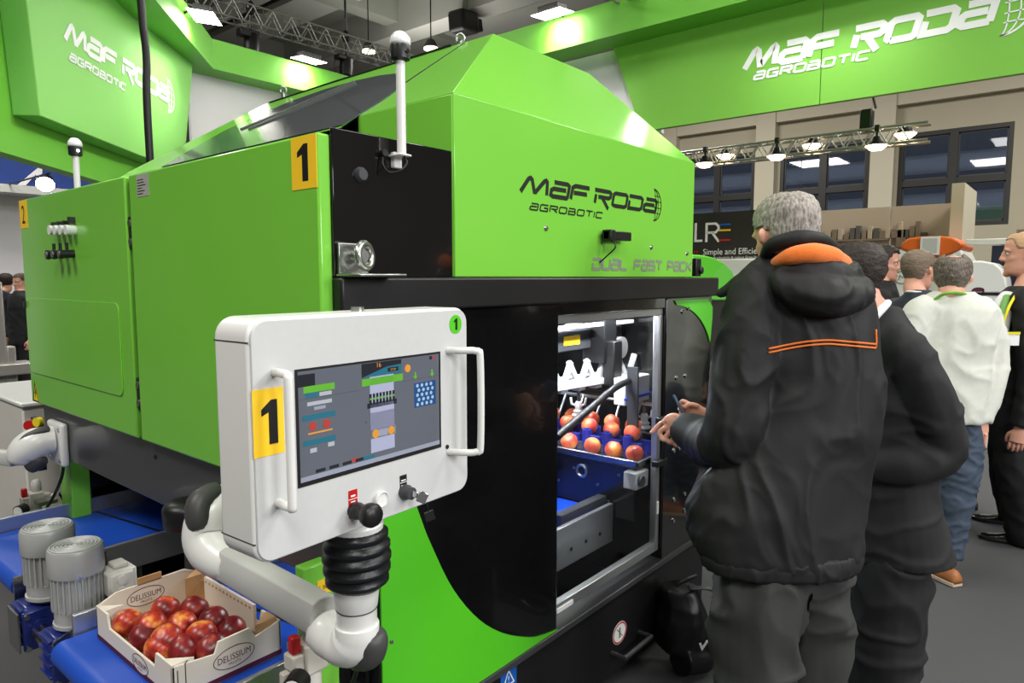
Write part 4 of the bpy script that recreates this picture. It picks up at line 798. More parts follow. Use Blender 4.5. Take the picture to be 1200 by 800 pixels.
MB().bar(H(.063, -.022, 1.17), H(.066, -.034, 1.168), .004, .012).bar(H(.066, -.034, 1.168), H(.078, -.046, 1.16), .004, .022).build('key', 'chrome', ks, bevel=.0015)
MB().tube([H(.078, -.046, 1.155), H(.08, -.048, 1.135)], .0012).bar(H(.08, -.048, 1.136), H(.084, -.05, 1.118), .005, .018).build('key_fob', 'black_satin', ks, bevel=.002)
MB().cyl(H(.0, .05, ZT), H(.0, .05, ZT+.008), .012).build('top_screw', 'zinc', cp)
# bellows joint and arm (world coordinates)
bx, by = .778, 1.03
MB().lathe([(.05, .0), (.052, .012), (.044, .022)], (bx, by, 1.105), n=28).build('mount_collar', 'white_plastic', cp, smooth=True)
pr = [(.046, 0)]
for i in range(5):
    z = .006+.022*i; pr += [(.052+.004*math.sin(i/4*math.pi), z), (.060+.005*math.sin(i/4*math.pi), z+.006), (.060+.005*math.sin(i/4*math.pi), z+.013), (.052+.004*math.sin(i/4*math.pi), z+.0185)]
pr += [(.046, .118)]
MB().lathe(pr, (bx, by, .993), n=32).build('bellows', 'black_rubber', cp, smooth='all')
MB().lathe([(.047, 0), (.047, .006), (.04, .03), (.038, .034)][::-1] and [(.038, -.075), (.038, -.034), (.0385, -.033), (.0385, -.03), (.04, -.028), (.043, .0), (.047, .012)], (bx-.003, by, .985), n=28).build('swivel_neck', 'white_plastic', cp, smooth=True)
MB().cyl((bx-.003, by, .952), (bx-.003, by, .954), .0395, n=28).build('neck_seam', 'dark_grey', cp)
el = [V(bx-.003, by, .92), V(bx-.004, by+.002, .895), V(bx-.005, by+.025, .872), V(bx-.006, by+.075, .868), V(bx-.006, by+.115, .88)]
MB().tube(smooth_path(el, 5), [.042]*6+[.045]*7+[.043]*6+[.038, .034], n=20, ref=(1, 0, 0)).build('elbow', 'white_plastic', cp, smooth='all')
MB().tube(smooth_path([V(bx+.012, by-.018, .905), V(bx+.014, by-.016, .872), V(bx+.014, by+.01, .85), V(bx+.012, by+.045, .843)], 5), [.02, .028, .032, .034, .034, .034, .036, .036, .036, .036, .034, .034, .03, .028, .024, .02], n=16, ref=(1, 0, 0)).build('elbow_pad', 'dark_pad', cp, smooth='all')
MB().cyl((bx+.045, by-.04, .875), (bx+.047, by-.044, .876), .004, n=8).build('elbow_screw', 'chrome', cp)
arm = [(-.03, -.036), (.03, -.036), (.034, -.028), (.034, .006), (.026, .03), (.012, .036), (-.012, .036), (-.026, .03), (-.034, .006), (-.034, -.028)]
ya, yb, zc = by+.1, 1.49, .905
MB().prism([V(bx-.006+x, ya, zc+z) for x, z in arm], (-.012, yb-ya, .018)).build('arm_beam', 'light_grey', cp, bevel=.003)
jt = [V(bx-.018, yb-.02, .918), V(bx-.022, yb+.04, .925), V(bx-.02, yb+.09, .95), V(bx+.0, yb+.105, 1.0), V(bx+.05, yb+.1, 1.02), V(.9, yb+.1, 1.0)]
MB().tube(smooth_path(jt, 5), [.036, .038, .042, .045, .047, .05, .052, .054, .055, .056, .057, .058, .058, .058, .058, .058, .058, .057, .056, .055, .054, .053, .052, .052, .051, .05], n=20).build('shoulder_joint', 'white_plastic', cp, smooth='all')
MB().tube(smooth_path([V(bx-.045, yb+.075, .985), V(bx-.03, yb+.1, 1.04), V(bx+.02, yb+.1, 1.065)], 5), [.02, .026, .03, .032, .033, .033, .033, .03, .028, .024, .02], n=14).build('joint_pad', 'dark_pad', cp, smooth='all')
MB().box((.884, yb+.02, .925), (.9, yb+.18, 1.075)).build('wall_flange', 'white_plastic', cp, bevel=.008)
MB().torus((bx-.01, yb-.012, .915), (-.02, 1, .04), .036, .004).build('joint_ring', 'light_grey', cp, smooth='all')
MB().lathe([(.05, -.035), (.064, -.03), (.066, .02), (.058, .034), (.03, .04), (0, .04)], (.84, 1.86, .93), n=26).build('pivot_cap', 'black_satin', cp, smooth='all'); MB().tube([(.84, 1.86, .915), (.86, 1.72, .90), (.88, 1.6, .92)], .03, n=14).build('pivot_link', 'black_satin', cp, smooth='all')
# ---------------- second articulated arm, reaching out of the frame
sa = thing('articulated_arm', 'white articulated support arm with dark pads bolted under the far cabinet', 'support arm', (.88, 3.05, .85))
fl2 = MB().box((.872, 2.97, .85), (.9, 3.13, 1.02)).build('wall_flange', 'white_plastic', sa, bevel=.012, seg=3)
for y, z in ((2.99, .875), (3.11, .875), (2.99, .995), (3.11, .995)): MB().lathe([(0, .005), (.007, .004), (.008, 0)], (.872, y, z), (-1, 0, 0), n=8).build('flange_bolt', 'zinc', fl2)
MB().tube(smooth_path([V(.872, 3.05, .952), V(.84, 3.055, .95), V(.805, 3.07, .935), V(.782, 3.085, .905), V(.776, 3.09, .87)], 5), [.052]*5+[.055, .058, .06, .061, .062, .062, .062, .062, .061, .06, .058, .056, .053, .05, .044, .036], n=22, ref=(0, 1, 0)).build('shoulder_joint', 'white_plastic', sa, smooth='all')
MB().tube(smooth_path([V(.855, 3.03, .998), V(.82, 3.035, .992), V(.78, 3.05, .97), V(.752, 3.06, .935)], 5), [.008]+[.016]*14+[.008], n=12, ref=(0, 1, 0)).build('top_pad', 'dark_pad', sa, smooth='all')
MB().tube(smooth_path([V(.835, 3.04, .892), V(.81, 3.05, .872), V(.785, 3.065, .85)], 5), [.016, .024, .028, .03, .031, .031, .031, .03, .028, .025, .018], n=14, ref=(0, 1, 0)).build('lower_pad', 'dark_pad', sa, smooth='all')
MB().prism([V(.765+x*.75, 3.11, .885+z*.75) for x, z in arm], (-.17, .5, 0)).build('arm_beam', 'light_grey', sa, bevel=.003)
# ================================================================ CONVEYORS
def conveyor(y0, y1, x0, label, name='belt_conveyor'):
    zt = .61; t = thing(name, label, 'conveyor', ((x0+1.9)/2, (y0+y1)/2, 0), group='outfeed belt conveyors')
    prof = [(x0, zt-.035)] + [(x0+.035-.035*math.cos(a), zt-.035+.035*math.sin(a)) for a in [math.pi*i/12 for i in range(1, 7)]] + [(1.9, zt), (1.9, zt-.07)] + [(x0+.035, zt-.07)] + [(x0+.035-.035*math.cos(a), zt-.035-.035*math.sin(a)) for a in [math.pi/2-math.pi*i/12 for i in range(1, 6)]]
    MB().prism([V(x, y0+.015, z) for x, z in prof], (0, y1-y0-.03, 0)).build('belt', 'blue_belt', t, smooth=True)
    for y, up3 in ((y0-.006, .02), (y1-.006, .055)): MB().box((x0+.06, y, zt-.085), (1.9, y+.014, zt+up3)).build('side_rail', 'alu', t, bevel=.003)
    MB().bar((x0+.5, y0+.02, zt+.0006), (x0+.42, y1-.02, zt+.0006), .012, .001).build('belt_seam', 'ink_black', t)
    MB().box((x0+.25, y0+.02, zt-.2), (x0+.29, y1-.02, zt-.085)).build('cross_member', 'dark_grey', t)
    for y in (y0+.06, y1-.1): MB().box((x0+.42, y, 0), (x0+.46, y+.04, zt-.08)).build('leg', 'black_satin', t)
    MB().cyl((x0+.035, y0-.02, zt-.035), (x0+.035, y1+.02, zt-.035), .014, n=12).build('end_shaft', 'steel', t, smooth=True)
    return t
def gearmotor(t, cx, cy, z0, H_, r):
    m = MB().lathe([(r*.86, 0), (r*.86, H_*.16), (r*.8, H_*.17), (r*.8, H_*.62), (r*.86, H_*.63)], (cx, cy, z0), n=32).build('motor_body', 'motor_paint', t, smooth=True)
    for k in range(26):
        a = 2*math.pi*k/26; d = V(math.cos(a), math.sin(a), 0); MB().bar(V(cx, cy, z0+H_*.17)+d*r*.86, V(cx, cy, z0+H_*.62)+d*r*.86, .004, r*.16, up=d).build('fin', 'motor_paint', m)
    MB().lathe([(r*.98, H_*.60), (r, H_*.62), (r, H_*.90), (r*.95, H_*.94)], (cx, cy, z0), n=32).build('fan_cowl', 'motor_paint', t, smooth=True)
    MB().lathe([(r*.95, H_*.94), (r*.9, H_*.945), (0, H_*.945)], (cx, cy, z0), n=32).build('cowl_cap', 'motor_grille', t, smooth=True)
    for k in range(7): MB().torus((cx, cy, z0+H_*.95), (0, 0, 1), r*(.06+.135*k), r*.04, k=6).build('grille_ring', 'motor_paint', t, smooth='all')
    for k in range(3): a = k*2.1+.3; d = V(math.cos(a), math.sin(a), 0); MB().cyl(V(cx, cy, z0+H_*.64)+d*r*.98, V(cx, cy, z0+H_*.64)+d*r*1.05, .004, n=8).build('cowl_screw', 'chrome', t)
    g = MB().lathe([(r*.78, 0), (r*.92, .008), (r*.92, .018), (r*.7, .02)], (cx, cy, z0-.018), n=24).build('motor_flange', 'motor_paint', t, smooth=True)
def gearbox(t, cx, cy, zc, w_=.055):
    g = MB().box((cx-.055, cy-w_, zc-.065), (cx+.04, cy+w_, zc+.06)).build('gearbox', 'blue_gear', t, bevel=.012, seg=3)
    for k in range(4): MB().box((cx-.064, cy-w_+.01, zc-.055+.034*k), (cx-.05, cy+w_-.01, zc-.045+.034*k)).build('gearbox_rib', 'blue_gear', g, bevel=.003)
    MB().box((cx-.062, cy-w_-.012, zc-.07), (cx+.045, cy-w_, zc+.055)).build('flange_plate', 'blue_gear', g, bevel=.006)
    MB().cyl((cx-.012, cy-w_-.02, zc-.01), (cx-.012, cy-w_-.012, zc-.01), .032, n=20).build('output_boss', 'blue_gear', g, smooth=True); MB().cyl((cx-.012, cy-w_-.045, zc-.01), (cx-.012, cy-w_-.02, zc-.01), .015, n=14).build('output_shaft', 'steel', g, smooth=True)
    for a, b in ((-1, -1), (1, -1), (-1, 1), (1, 1)): MB().cyl((cx-.009+a*.043, cy-w_-.024, zc-.008+b*.05), (cx-.009+a*.043, cy-w_-.01, zc-.008+b*.05), .008, n=8).build('bolt', 'zinc', g)
cv2 = conveyor(1.47, 2.06, .545, 'blue belt conveyor carrying the open box of red fruit')
cv1 = conveyor(2.6, 3.12, .60, 'empty blue belt conveyor at the left edge of the photo')
MB().prism([V(.66, 2.07, .555), V(.56, 2.07, .555), V(.56, 2.07, .60), V(.66, 2.07, .64), V(.84, 2.07, .64), V(.84, 2.07, .56)], (0, .006, 0)).build('mount_plate', 'steel', cv2)
p = onY(88, 722, 2.17); q = onY(88, 636, 2.17); gearmotor(cv2, q.x, 2.17, p.z-.005, q.z-p.z+.012, .071); gearbox(cv2, q.x-.03, 2.17, p.z-.085)
tb = MB().box((q.x+.055, 2.10, p.z+.05), (q.x+.135, 2.18, p.z+.12)).box((q.x+.06, 2.095, p.z+.045), (q.x+.125, 2.11, p.z+.115)).box((q.x+.08, 2.12, p.z+.12), (q.x+.12, 2.17, p.z+.135)).build('terminal_box', 'off_white', cv2, bevel=.005)
for k in (0, 1): MB().cyl((q.x+.09, 2.095, p.z+.062+.034*k), (q.x+.09, 2.088, p.z+.062+.034*k), .013, n=16).build('cable_gland', 'off_white', tb, smooth=True)
p = onY(55, 692, 2.45); q = onY(55, 616, 2.45); gearmotor(cv1, q.x, 2.45, p.z, q.z-p.z+.012, .074); gearbox(cv1, q.x-.03, 2.47, p.z-.085); MB().box((q.x-.105, 2.40, p.z-.15), (q.x-.1, 2.5, p.z-.03)).build('torque_plate', 'steel', cv1)
MB().cyl((q.x-.06, 2.26, p.z-.1), (q.x-.06, 2.4, p.z-.1), .016, n=14).build('drive_shaft', 'steel', cv1, smooth=True)
MB().box((q.x-.07, 2.56, p.z-.06), (q.x+.2, 2.57, p.z+.03)).build('mount_plate', 'steel', cv1)
# ================================================================ FRUIT BOX
BX = [.640, .915, 1.535, 1.985]; Z = .611; tw = .006
fbx = thing('fruit_box', 'open white cardboard fruit box with oval brown print on the blue belt', 'box', ((BX[0]+BX[1])/2, (BX[2]+BX[3])/2, Z))
x0, x1, y0, y1 = BX; zt = Z+.092
MB().box((x0, y0, Z), (x1, y1, Z+.005)).build('bottom', 'cardboard', fbx)
def wallp(poly, ext, name='wall', m='cardboard_white'): return MB().prism(poly, ext).build(name, m, fbx, bevel=.001)
# long sides with dipped middle (run along y)
def side(x, lo=.055):
    pts = [(y0, 0), (y1, 0), (y1, .092), (y1-.075, .092), (y1-.085, lo), (y0+.095, lo), (y0+.085, .092), (y0, .092)]
    return [V(x, y, Z+z) for y, z in pts]
s1 = wallp(side(x0), (tw, 0, 0)); s2 = wallp(side(x1-tw), (tw, 0, 0))
# short sides (run along x), raised centre
def end(y, top=.092, dip=.075): 
    pts = [(x0, 0), (x1, 0), (x1, top), (x0+.205, dip), (x0+.19, top+.012), (x0+.11, top+.01), (x0+.10, dip), (x0, dip+.012)]
    return [V(x, y, Z+z) for x, z in pts]
e1 = wallp(end(y0), (0, tw, 0))
e2 = wallp([V(x, y1-tw, Z+z) for x, z in ((x0, 0), (x1, 0), (x1, .095), (x1-.04, .115), (x0+.05, .112), (x0, .09))], (0, tw, 0))
MB().box((x0+.105, y1-tw, Z+.11), (x0+.17, y1, Z+.13)).build('top_tab', 'cardboard', fbx)
for cx, cy in ((x1-.03, y1-.03), (x1-.035, y0+.03)): MB().prism([V(cx-.03, cy-.022, Z), V(cx+.028, cy-.022, Z), V(cx+.028, cy+.022, Z), V(cx+.02, cy+.022, Z)], (0, 0, .105 if cy > 1.7 else .1)).build('corner_post', 'cardboard', fbx)
for cx, cy in ((x0+.014, y0+.02), (x0+.014, y1-.03)): MB().prism([V(cx-.008, cy-.014, Z), V(cx+.04, cy-.014, Z), V(cx-.008, cy+.03, Z)], (0, 0, .088)).build('corner_post', 'cardboard_white', fbx)
MB().box((x1-tw-.012, y0+.1, Z+.03), (x1-tw-.004, y1-.08, Z+.105)).build('inner_flap', 'cardboard_white', fbx)
for k in range(14): MB().box((x1-tw-.013, y0+.115+.02*k, Z+.09), (x1-tw-.011, y0+.123+.02*k, Z+.096)).build('flap_slot', 'cardboard', fbx)
def delis(frm, cx, cz, rx, rz, parent, h0=.0004):
    L = MB(); plate(L, frm, oval(cx, cz, rx, rz), h0, h0+.0003); L.build('print_field', 'cardboard_white', parent)
    L = MB(); stroke(L, frm, oval(cx, cz, rx, rz), .0016, h0, h0+.0008, closed=True); text(L, frm, 'DELISSIUM', cx, cz-rz*.24, rz*.66, fit=rx*1.62, align='CENTER', h1=h0+.001); text(L, frm, 'FRUITS', cx, cz-rz*.66, rz*.24, fit=rx*.6, align='CENTER', h1=h0+.001); L.build('printed_name', 'maroon', parent)
f1 = Frame((x0, y0, Z), (1, 0, 0), (0, 0, 1)); delis(f1, .148, .05, .052, .026, e1)
f2 = Frame((x0, y1-tw, Z), (1, 0, 0), (0, 0, 1)); delis(f2, .125, .075, .05, .025, e2)
f3 = Frame((x0, y1, Z), (0, -1, 0), (0, 0, 1)); delis(f3, .275, .03, .045, .022, s1)
for frm, ln, par in ((f1, x1-x0, e1), (f3, y1-y0, s1)): L = MB(); plate(L, frm, rect(.0, .001, ln, .014), .0002, .0006); L.build('maroon_stripe', 'maroon', par)
L = MB(); stroke(L, f1, [(.03, .0), (.03, .085), (.036, .09)], .002); stroke(L, f1, [(.012, .075), (.012, .02), (.02, .012)], .002); L.build('fold_line', 'ink_black', e1)
def fruit_mesh(name, r, m):
    mb = MB(); n, k = 24, 16; rs = []
    for a in range(k+1):
        t = math.pi*a/k; row = []
        for i in range(n):
            ph = 2*math.pi*i/n; s = math.sin(t); rr = r*(1 - .07*math.exp(-((t-math.pi)/.3)**2) - .10*math.exp(-(t/.35)**2)); rr *= 1 - .025*max(0, math.cos(ph))**8*s
            row.append(V(rr*1.03*max(s, .001)*math.cos(ph), rr*1.03*max(s, .001)*math.sin(ph), rr*.97*math.cos(t)))
        rs.append(row)
    mb.rings(rs); o = mb.build(name, m, smooth='all'); return o
protos = {}
def fruit(p, r, m, label, group, rot):
    key = (m, round(r, 3))
    if key not in protos: o = protos[key] = fruit_mesh('fruit', r, m)
    else: o = protos[key].copy(); C.objects.link(o)
    o.location = p; o.rotation_euler = rot; tag(o, label, 'fruit', group); return o
FR = [(139, 734, 0, 'red', 'leftmost red fruit, in the left corner of the box'), (158, 750, 0, 'dark', 'dark red fruit second along the left side of the box'), (178, 763, 0, 'red', 'reddish fruit nearest the front left corner of the box'),
 (177, 733, 1, 'light', 'orange-yellow fruit in the second column of the box'), (194, 714, 1, 'red', 'speckled fruit touching the back wall print of the box'), (228, 714, 1, 'dark', 'deep red fruit by the back right corner of the box'),
 (195, 749, 1, 'red', 'mottled fruit in the middle of the box front half'), (213, 733, 1, 'red', 'orange-red fruit at the centre of the box'), (216, 761, 0, 'dark', 'purple-red fruit against the front wall of the box'),
 (236, 744, 1, 'red', 'red fruit right of the centre of the box'), (250, 727, 1, 'dark', 'dark red fruit beside the right inner flap'), (271, 739, 0, 'dark', 'dark fruit at the far right end of the row'), (249, 759, 0, 'dark', 'half hidden fruit behind the front raised flap')]
for i, (px, py, up2, k, lab) in enumerate(FR):
    p = onZ(px, py, Z+.056+.016*up2); p.x = min(max(p.x, x0+.044), x1-.055); p.y = min(max(p.y, y0+.045), y1-.046)
    fruit(p, .0375, 'fruit_'+('red' if k == 'light' else k), lab, 'red fruit in the cardboard box', (random.uniform(-.8, .8), random.uniform(-.8, .8), random.uniform(0, 6)))
ROWS = [(2.43, .875, [1.365, 1.465, 1.57, 1.69, 1.79], 'front'), (2.56, .925, [1.45, 1.555, 1.67, 1.79, 1.9], 'middle'), (2.655, .935, [1.5, 1.61, 1.72, 1.83, 1.95], 'back')]
for x, z, ysr, nm_ in ROWS:
    for j, y in enumerate(ysr):
        fruit(V(x, y, z-.012), .036, 'fruit_light', 'peach-coloured fruit in the %s tray row behind the glass, %s from the handle' % (nm_, ['nearest', 'second', 'third', 'fourth', 'fifth'][j]), 'fruit on the tray inside the machine', (random.uniform(-.6, .6), random.uniform(-.6, .6), random.uniform(0, 6)))
# ================================================================ AIR PREPARATION UNITS
def air_unit(p, s, label, br=(.06, .07)):
    p = Vector(p); t = thing('air_regulator', label, 'air regulator', p, group='air regulators on the machine posts')
    def q(x, y, z): return p + V(x, y, z)*s
    MB().box(q(-.025, -.03, -.03), q(.03, .025, .035)).box(q(-.05, -.022, -.015), q(.06, .018, .02)).build('body', 'cast_white', t, bevel=.004)
    MB().box(q(-.01, .0, -.008), q(br[0], br[1], .008)).build('bracket', 'zinc', t)
    MB().lathe([(.022, -.11), (.026, -.1), (.026, -.03)], p, n=18).build('bowl', 'off_white', t, smooth=True)
    MB().lathe([(.016, .035*s), (.02, .04*s), (.019, .075*s), (.012, .085*s), (0, .085*s)], q(.01, 0, 0), n=18).build('adjust_knob', 'light_grey', t, smooth=True)
    MB().box(q(-.046, -.014, .02), q(-.025, .008, .058)).build('shutoff_knob', 'red_plastic', t, bevel=.005)
    g = MB().cyl(q(-.045, -.035, -.02), q(-.075, -.055, -.022), .024*s, n=20).build('gauge', 'black_satin', t, smooth=True); MB().cyl(q(-.075, -.055, -.022), q(-.0765, -.056, -.022), .02*s, n=20).build('gauge_face', 'ink_white', g)
    MB().cyl(q(.05, -.01, .0), q(.085, -.03, .015), .009*s, n=12).build('fitting', 'white_plastic', t, smooth=True); MB().box(q(-.06, .0, -.06), q(-.03, .02, -.02)).build('drain_valve', 'cast_white', t, bevel=.003)
    MB().tube(smooth_path([q(.085, -.03, .015), q(.1, -.04, -.05), q(.07, .0, -.2), q(.05, .03, -.35)]), .005).build('air_hose', 'hose_black', t, smooth=True); return t
air_unit((.80, 1.235, .77), 1.0, 'white air regulator with red knob and gauge below the arm')
air_unit(onX(40, 585, .9), 1.0, 'white air regulator on the far green post by the motors', (.06, -.1))
p = onX(38, 497, .92); t = thing('emergency_stop', 'red and yellow emergency switch between the far cabinet and its arm', 'switch', p)
MB().cyl(p, p+V(-.02, -.02, 0), .022).build('red_button', 'red_plastic', t, smooth=True); MB().cyl(p+V(.02, -.04, .015), p+V(.0, -.05, .015), .02).build('yellow_ring', 'yellow_warn', t, smooth=True); MB().box(p+V(.0, -.05, -.2), p+V(.03, .02, .03)).build('post', 'black_satin', t)
tag(MB().tube(smooth_path([onX(75, 535, .92), onX(72, 560, .9), onX(58, 590, .88), onX(42, 610, .86), onX(38, 630, .86)]), .006).build('control_cable', 'hose_black', smooth=True), 'thin black cable hanging from the far arm down to the conveyor', 'cable')
# ================================================================ PEOPLE
def limb(mb, pts, rad, n=16, k=5, flat=1.0, ref=None):
    P = smooth_path(pts, k); R = []
    for i in range(len(P)):
        t = i/k; a = min(int(t), len(rad)-2); R.append(rad[a] + (rad[a+1]-rad[a])*(t-a))
    return mb.tube(P, R, n=n, flat=flat, ref=ref)
def torso(mb, rows, skew=0, n=28, ex=.8, grow=0.0):
    """rows: (left, right, height line, distance, half thickness); skew turns the shoulders"""
    rs = []
    for l, r, py, dep, th in rows:
        c = at((l+r)/2, py, dep); hw = (r-l)/2/800*dep*1.0 + grow; fh = V(c.x, c.y, 0).normalized(); rv = V(fh.y, -fh.x, 0); t_ = th + grow; row = []
        for i in range(n):
            a = 2*math.pi*i/n; ca = math.copysign(abs(math.cos(a))**ex, math.cos(a)); sa = math.copysign(abs(math.sin(a))**ex, math.sin(a))
            row.append(c + rv*(ca*hw) + fh*(sa*t_ + skew*ca*hw))
        rs.append(row)
    return mb.rings(rs)
def fused(mb, voxel, smooth=6, folds=(), seed=0, extra=None):
    """one continuous surface grown over the overlapping volumes"""
    me = bpy.data.meshes.new('f'); me.from_pydata([tuple(p) for p in mb.v], [], mb.f); bm = bmesh.new(); bm.from_mesh(me); bmesh.ops.recalc_face_normals(bm, faces=bm.faces); bm.to_mesh(me); bm.free()
    o = bpy.data.objects.new('f', me); C.objects.link(o)
    md = o.modifiers.new('r', 'REMESH'); md.mode = 'VOXEL'; md.voxel_size = voxel
    if smooth: s = o.modifiers.new('s', 'SMOOTH'); s.factor = .5; s.iterations = smooth
    out = bpy.data.meshes.new_from_object(o.evaluated_get(bpy.context.evaluated_depsgraph_get())); bpy.data.objects.remove(o); bpy.data.meshes.remove(me)
    if folds:
        out.update(); off = V(seed*3.7, seed*1.3, seed*2.1); new = []
        for v in out.vertices:
            d = 0
            for amp, sc, kind in folds:
                q = Vector((v.co.x*sc[0], v.co.y*sc[1], v.co.z*sc[2])) + off; q += Vector((noise.noise(v.co*4+off), noise.noise(v.co*4-off), noise.noise(v.co*5+off*2)))*.8
                nv = noise.noise(q); d += amp*((1-abs(nv)*2.2) if kind == 'ridge' else (max(0, 1-abs(nv)*3.2)**1.4-.25) if kind == 'crease' else nv)
            new.append(v.co + v.normal*d)
        for v, c in zip(out.vertices, new): v.co = c
    return out
def put(me, name, m, parent, label=None):
    inv = ROOT[parent].inverted(); me.transform(inv); me.name = name; me.materials.clear(); me.materials.append(MATS[m])
    me.polygons.foreach_set('use_smooth', [True]*len(me.polygons)); return link_mesh(name, me, m, parent, label)
HR = [(0.0, .070, .020, .020), (.03, .082, .008, .034), (.08, .089, -.012, .046), (.15, .089, -.040, .055), (.22, .088, -.056, .060), (.30, .087, -.068, .064), (.40, .087, -.080, .069), (.50, .086, -.092, .073), (.58, .092, -.098, .0755), (.66, .094, -.102, .077), (.75, .091, -.103, .077), (.83, .082, -.097, .073), (.90, .064, -.083, .063), (.95, .044, -.063, .049), (.985, .02, -.036, .028), (1.0, .004, -.016, .01)]
class Head:
    def __init__(s, c, heading, h=.235, pitch=0, roll=0):
        s.c = Vector(c); s.h = h; s.k = h/.235; f = V(math.cos(heading), math.sin(heading), 0); s.r = V(f.y, -f.x, 0); u = V(0, 0, 1)
        s.f = (f*math.cos(pitch) - u*math.sin(pitch)); s.u = (u*math.cos(pitch) + f*math.sin(pitch))
        if roll: s.r, s.u = s.r*math.cos(roll) + s.u*math.sin(roll), s.u*math.cos(roll) - s.r*math.sin(roll)
    def p(s, f, r, t): return s.c + (s.f*f + s.r*r)*s.k + s.u*((t-.5)*s.h)
    def prof(s, t):
        for a, b in zip(HR, HR[1:]):
            if a[0] <= t <= b[0]: w_ = (t-a[0])/(b[0]-a[0]); return [a[i]+(b[i]-a[i])*w_ for i in (1, 2, 3)]
        return HR[-1][1:]
    def ring(s, t, n, grow=0):
        fr_, bk, hw = s.prof(t); out = []
        for i in range(n):
            a = 2*math.pi*i/n; ca, sa = math.cos(a), math.sin(a); e = .9
            F = (fr_+bk)/2 + ((fr_-bk)/2+grow)*math.copysign(abs(ca)**e, ca); W_ = (hw+grow)*math.copysign(abs(sa)**e, sa)
            out.append(s.p(F, W_, t + grow/.235*(1 if t > .9 else 0)*(t-.9)*10))
        return out
    def skin(s, mb, face=True):
        mb.rings([s.ring(t, 28) for t in [x[0] for x in HR]])
        for sg in (-1, 1):           # ears
            limb(mb, [s.p(.004, sg*.070, .38), s.p(-.006, sg*.083, .44), s.p(-.012, sg*.087, .53), s.p(-.002, sg*.078, .585)], [.007, .012, .013, .006], n=10, flat=.55, ref=s.r)
        if face:
            limb(mb, [s.p(.086, 0, .59), s.p(.096, 0, .52), s.p(.1, 0, .44), s.p(.105, 0, .385), s.p(.094, 0, .345)], [.010, .010, .0115, .0125, .010], n=10)
            for sg in (-1, 1):
                mb.ball(s.p(.093, sg*.012, .37), .010*s.k, 10, 8); limb(mb, [s.p(.083, sg*.014, .585), s.p(.088, sg*.034, .60), s.p(.072, sg*.055, .57)], [.008, .009, .008], n=8)
                limb(mb, [s.p(.064, sg*.03, .36), s.p(.052, sg*.046, .40), s.p(.022, sg*.056, .44)], [.019, .018, .016], n=8)
            limb(mb, [s.p(.077, -.024, .215), s.p(.0885, 0, .222), s.p(.077, .024, .215)], [.005, .0085, .005], n=8); limb(mb, [s.p(.076, -.02, .175), s.p(.087, 0, .178), s.p(.076, .02, .175)], [.005, .009, .005], n=8)
            mb.ball(s.p(.078, 0, .055), .019*s.k, 12, 8)
    def details(s, parent, brow='hair_brown'):
        for sg in (-1, 1):
            e = MB().ball(s.p(.0745, sg*.031, .513), .0112*s.k, 14, 10).build('eye', 'eye_white', parent, smooth='all'); MB().ball(s.p(.0845, sg*.031, .513), .0045*s.k, 10, 8).build('iris', 'hair_dark', e, smooth='all')
            limb_ = MB(); limb(limb_, [s.p(.090, sg*.014, .60), s.p(.092, sg*.032, .615), s.p(.076, sg*.052, .595)], [.003, .0042, .003], n=8); limb_.build('eyebrow', brow, parent, smooth='all')
        l = MB(); limb(l, [s.p(.082, -.022, .197), s.p(.0945, 0, .2), s.p(.082, .022, .197)], [.002, .0045, .002], n=8); l.build('lips', 'skin_pink', parent, smooth='all')
    def hair(s, parent, m, thick=.010, rule=None, rough=.004, sc=45, seed=0, nape=.24):
        n, K = 64, 46; ts = [nape + (1-nape)*i/K for i in range(K+1)]; grid = []
        for t in ts:
            fr_, bk, hw = s.prof(t); row = []
            for i in range(n):
                a = 2*math.pi*i/n; ca, sa = math.cos(a), math.sin(a); g = thick*min(1, .35+(t-nape)*3)
                F = (fr_+bk)/2 + ((fr_-bk)/2+g)*ca; W_ = (hw+g)*sa; q = s.p(F, W_, t + (thick/.235*max(0, (t-.8)/.2)))
                q += (q-s.c).normalized()*(rough*noise.noise(q*sc+V(seed, seed, 0)) + rough*.7*noise.noise(q*sc*2.5)); row.append((q, F, W_))
            grid.append(row)
        def keep(F, W_, t):
            fringe = .835 + .03*noise.noise(V(F*40, W_*40, seed))
            side = -.012 if t < .62 else .035+(t-.62)*.12
            ok = (F < side and t > nape + .10*max(0, (F+.06)/.06)) or t > fringe
            if abs(W_) > .05 and -.03 < F < .012 and t < .56: ok = False
            return ok and not (rule and rule(F, W_, t))
        v = [c[0] for r_ in grid for c in r_]; fs = []
        for k in range(K):
            for i in range(n):
                j = (i+1) % n; q = [grid[k][i], grid[k][j], grid[k+1][j], grid[k+1][i]]
                if keep(sum(x[1] for x in q)/4, sum(x[2] for x in q)/4, (ts[k]+ts[k+1])/2): fs.append((k*n+i, k*n+j, (k+1)*n+j, (k+1)*n+i))
        if not rule: fs.append(tuple(range(K*n, (K+1)*n)))
        mb = MB(); mb.add(v, fs); o = mb.build('hair', m, parent, smooth='all')
        bm = bmesh.new(); bm.from_mesh(o.data); bmesh.ops.delete(bm, geom=[x for x in bm.verts if not x.link_faces], context='VERTS'); bm.to_mesh(o.data); bm.free()
        md = o.modifiers.new('thick', 'SOLIDIFY'); md.thickness = thick*1.1; md.offset = -1; return o
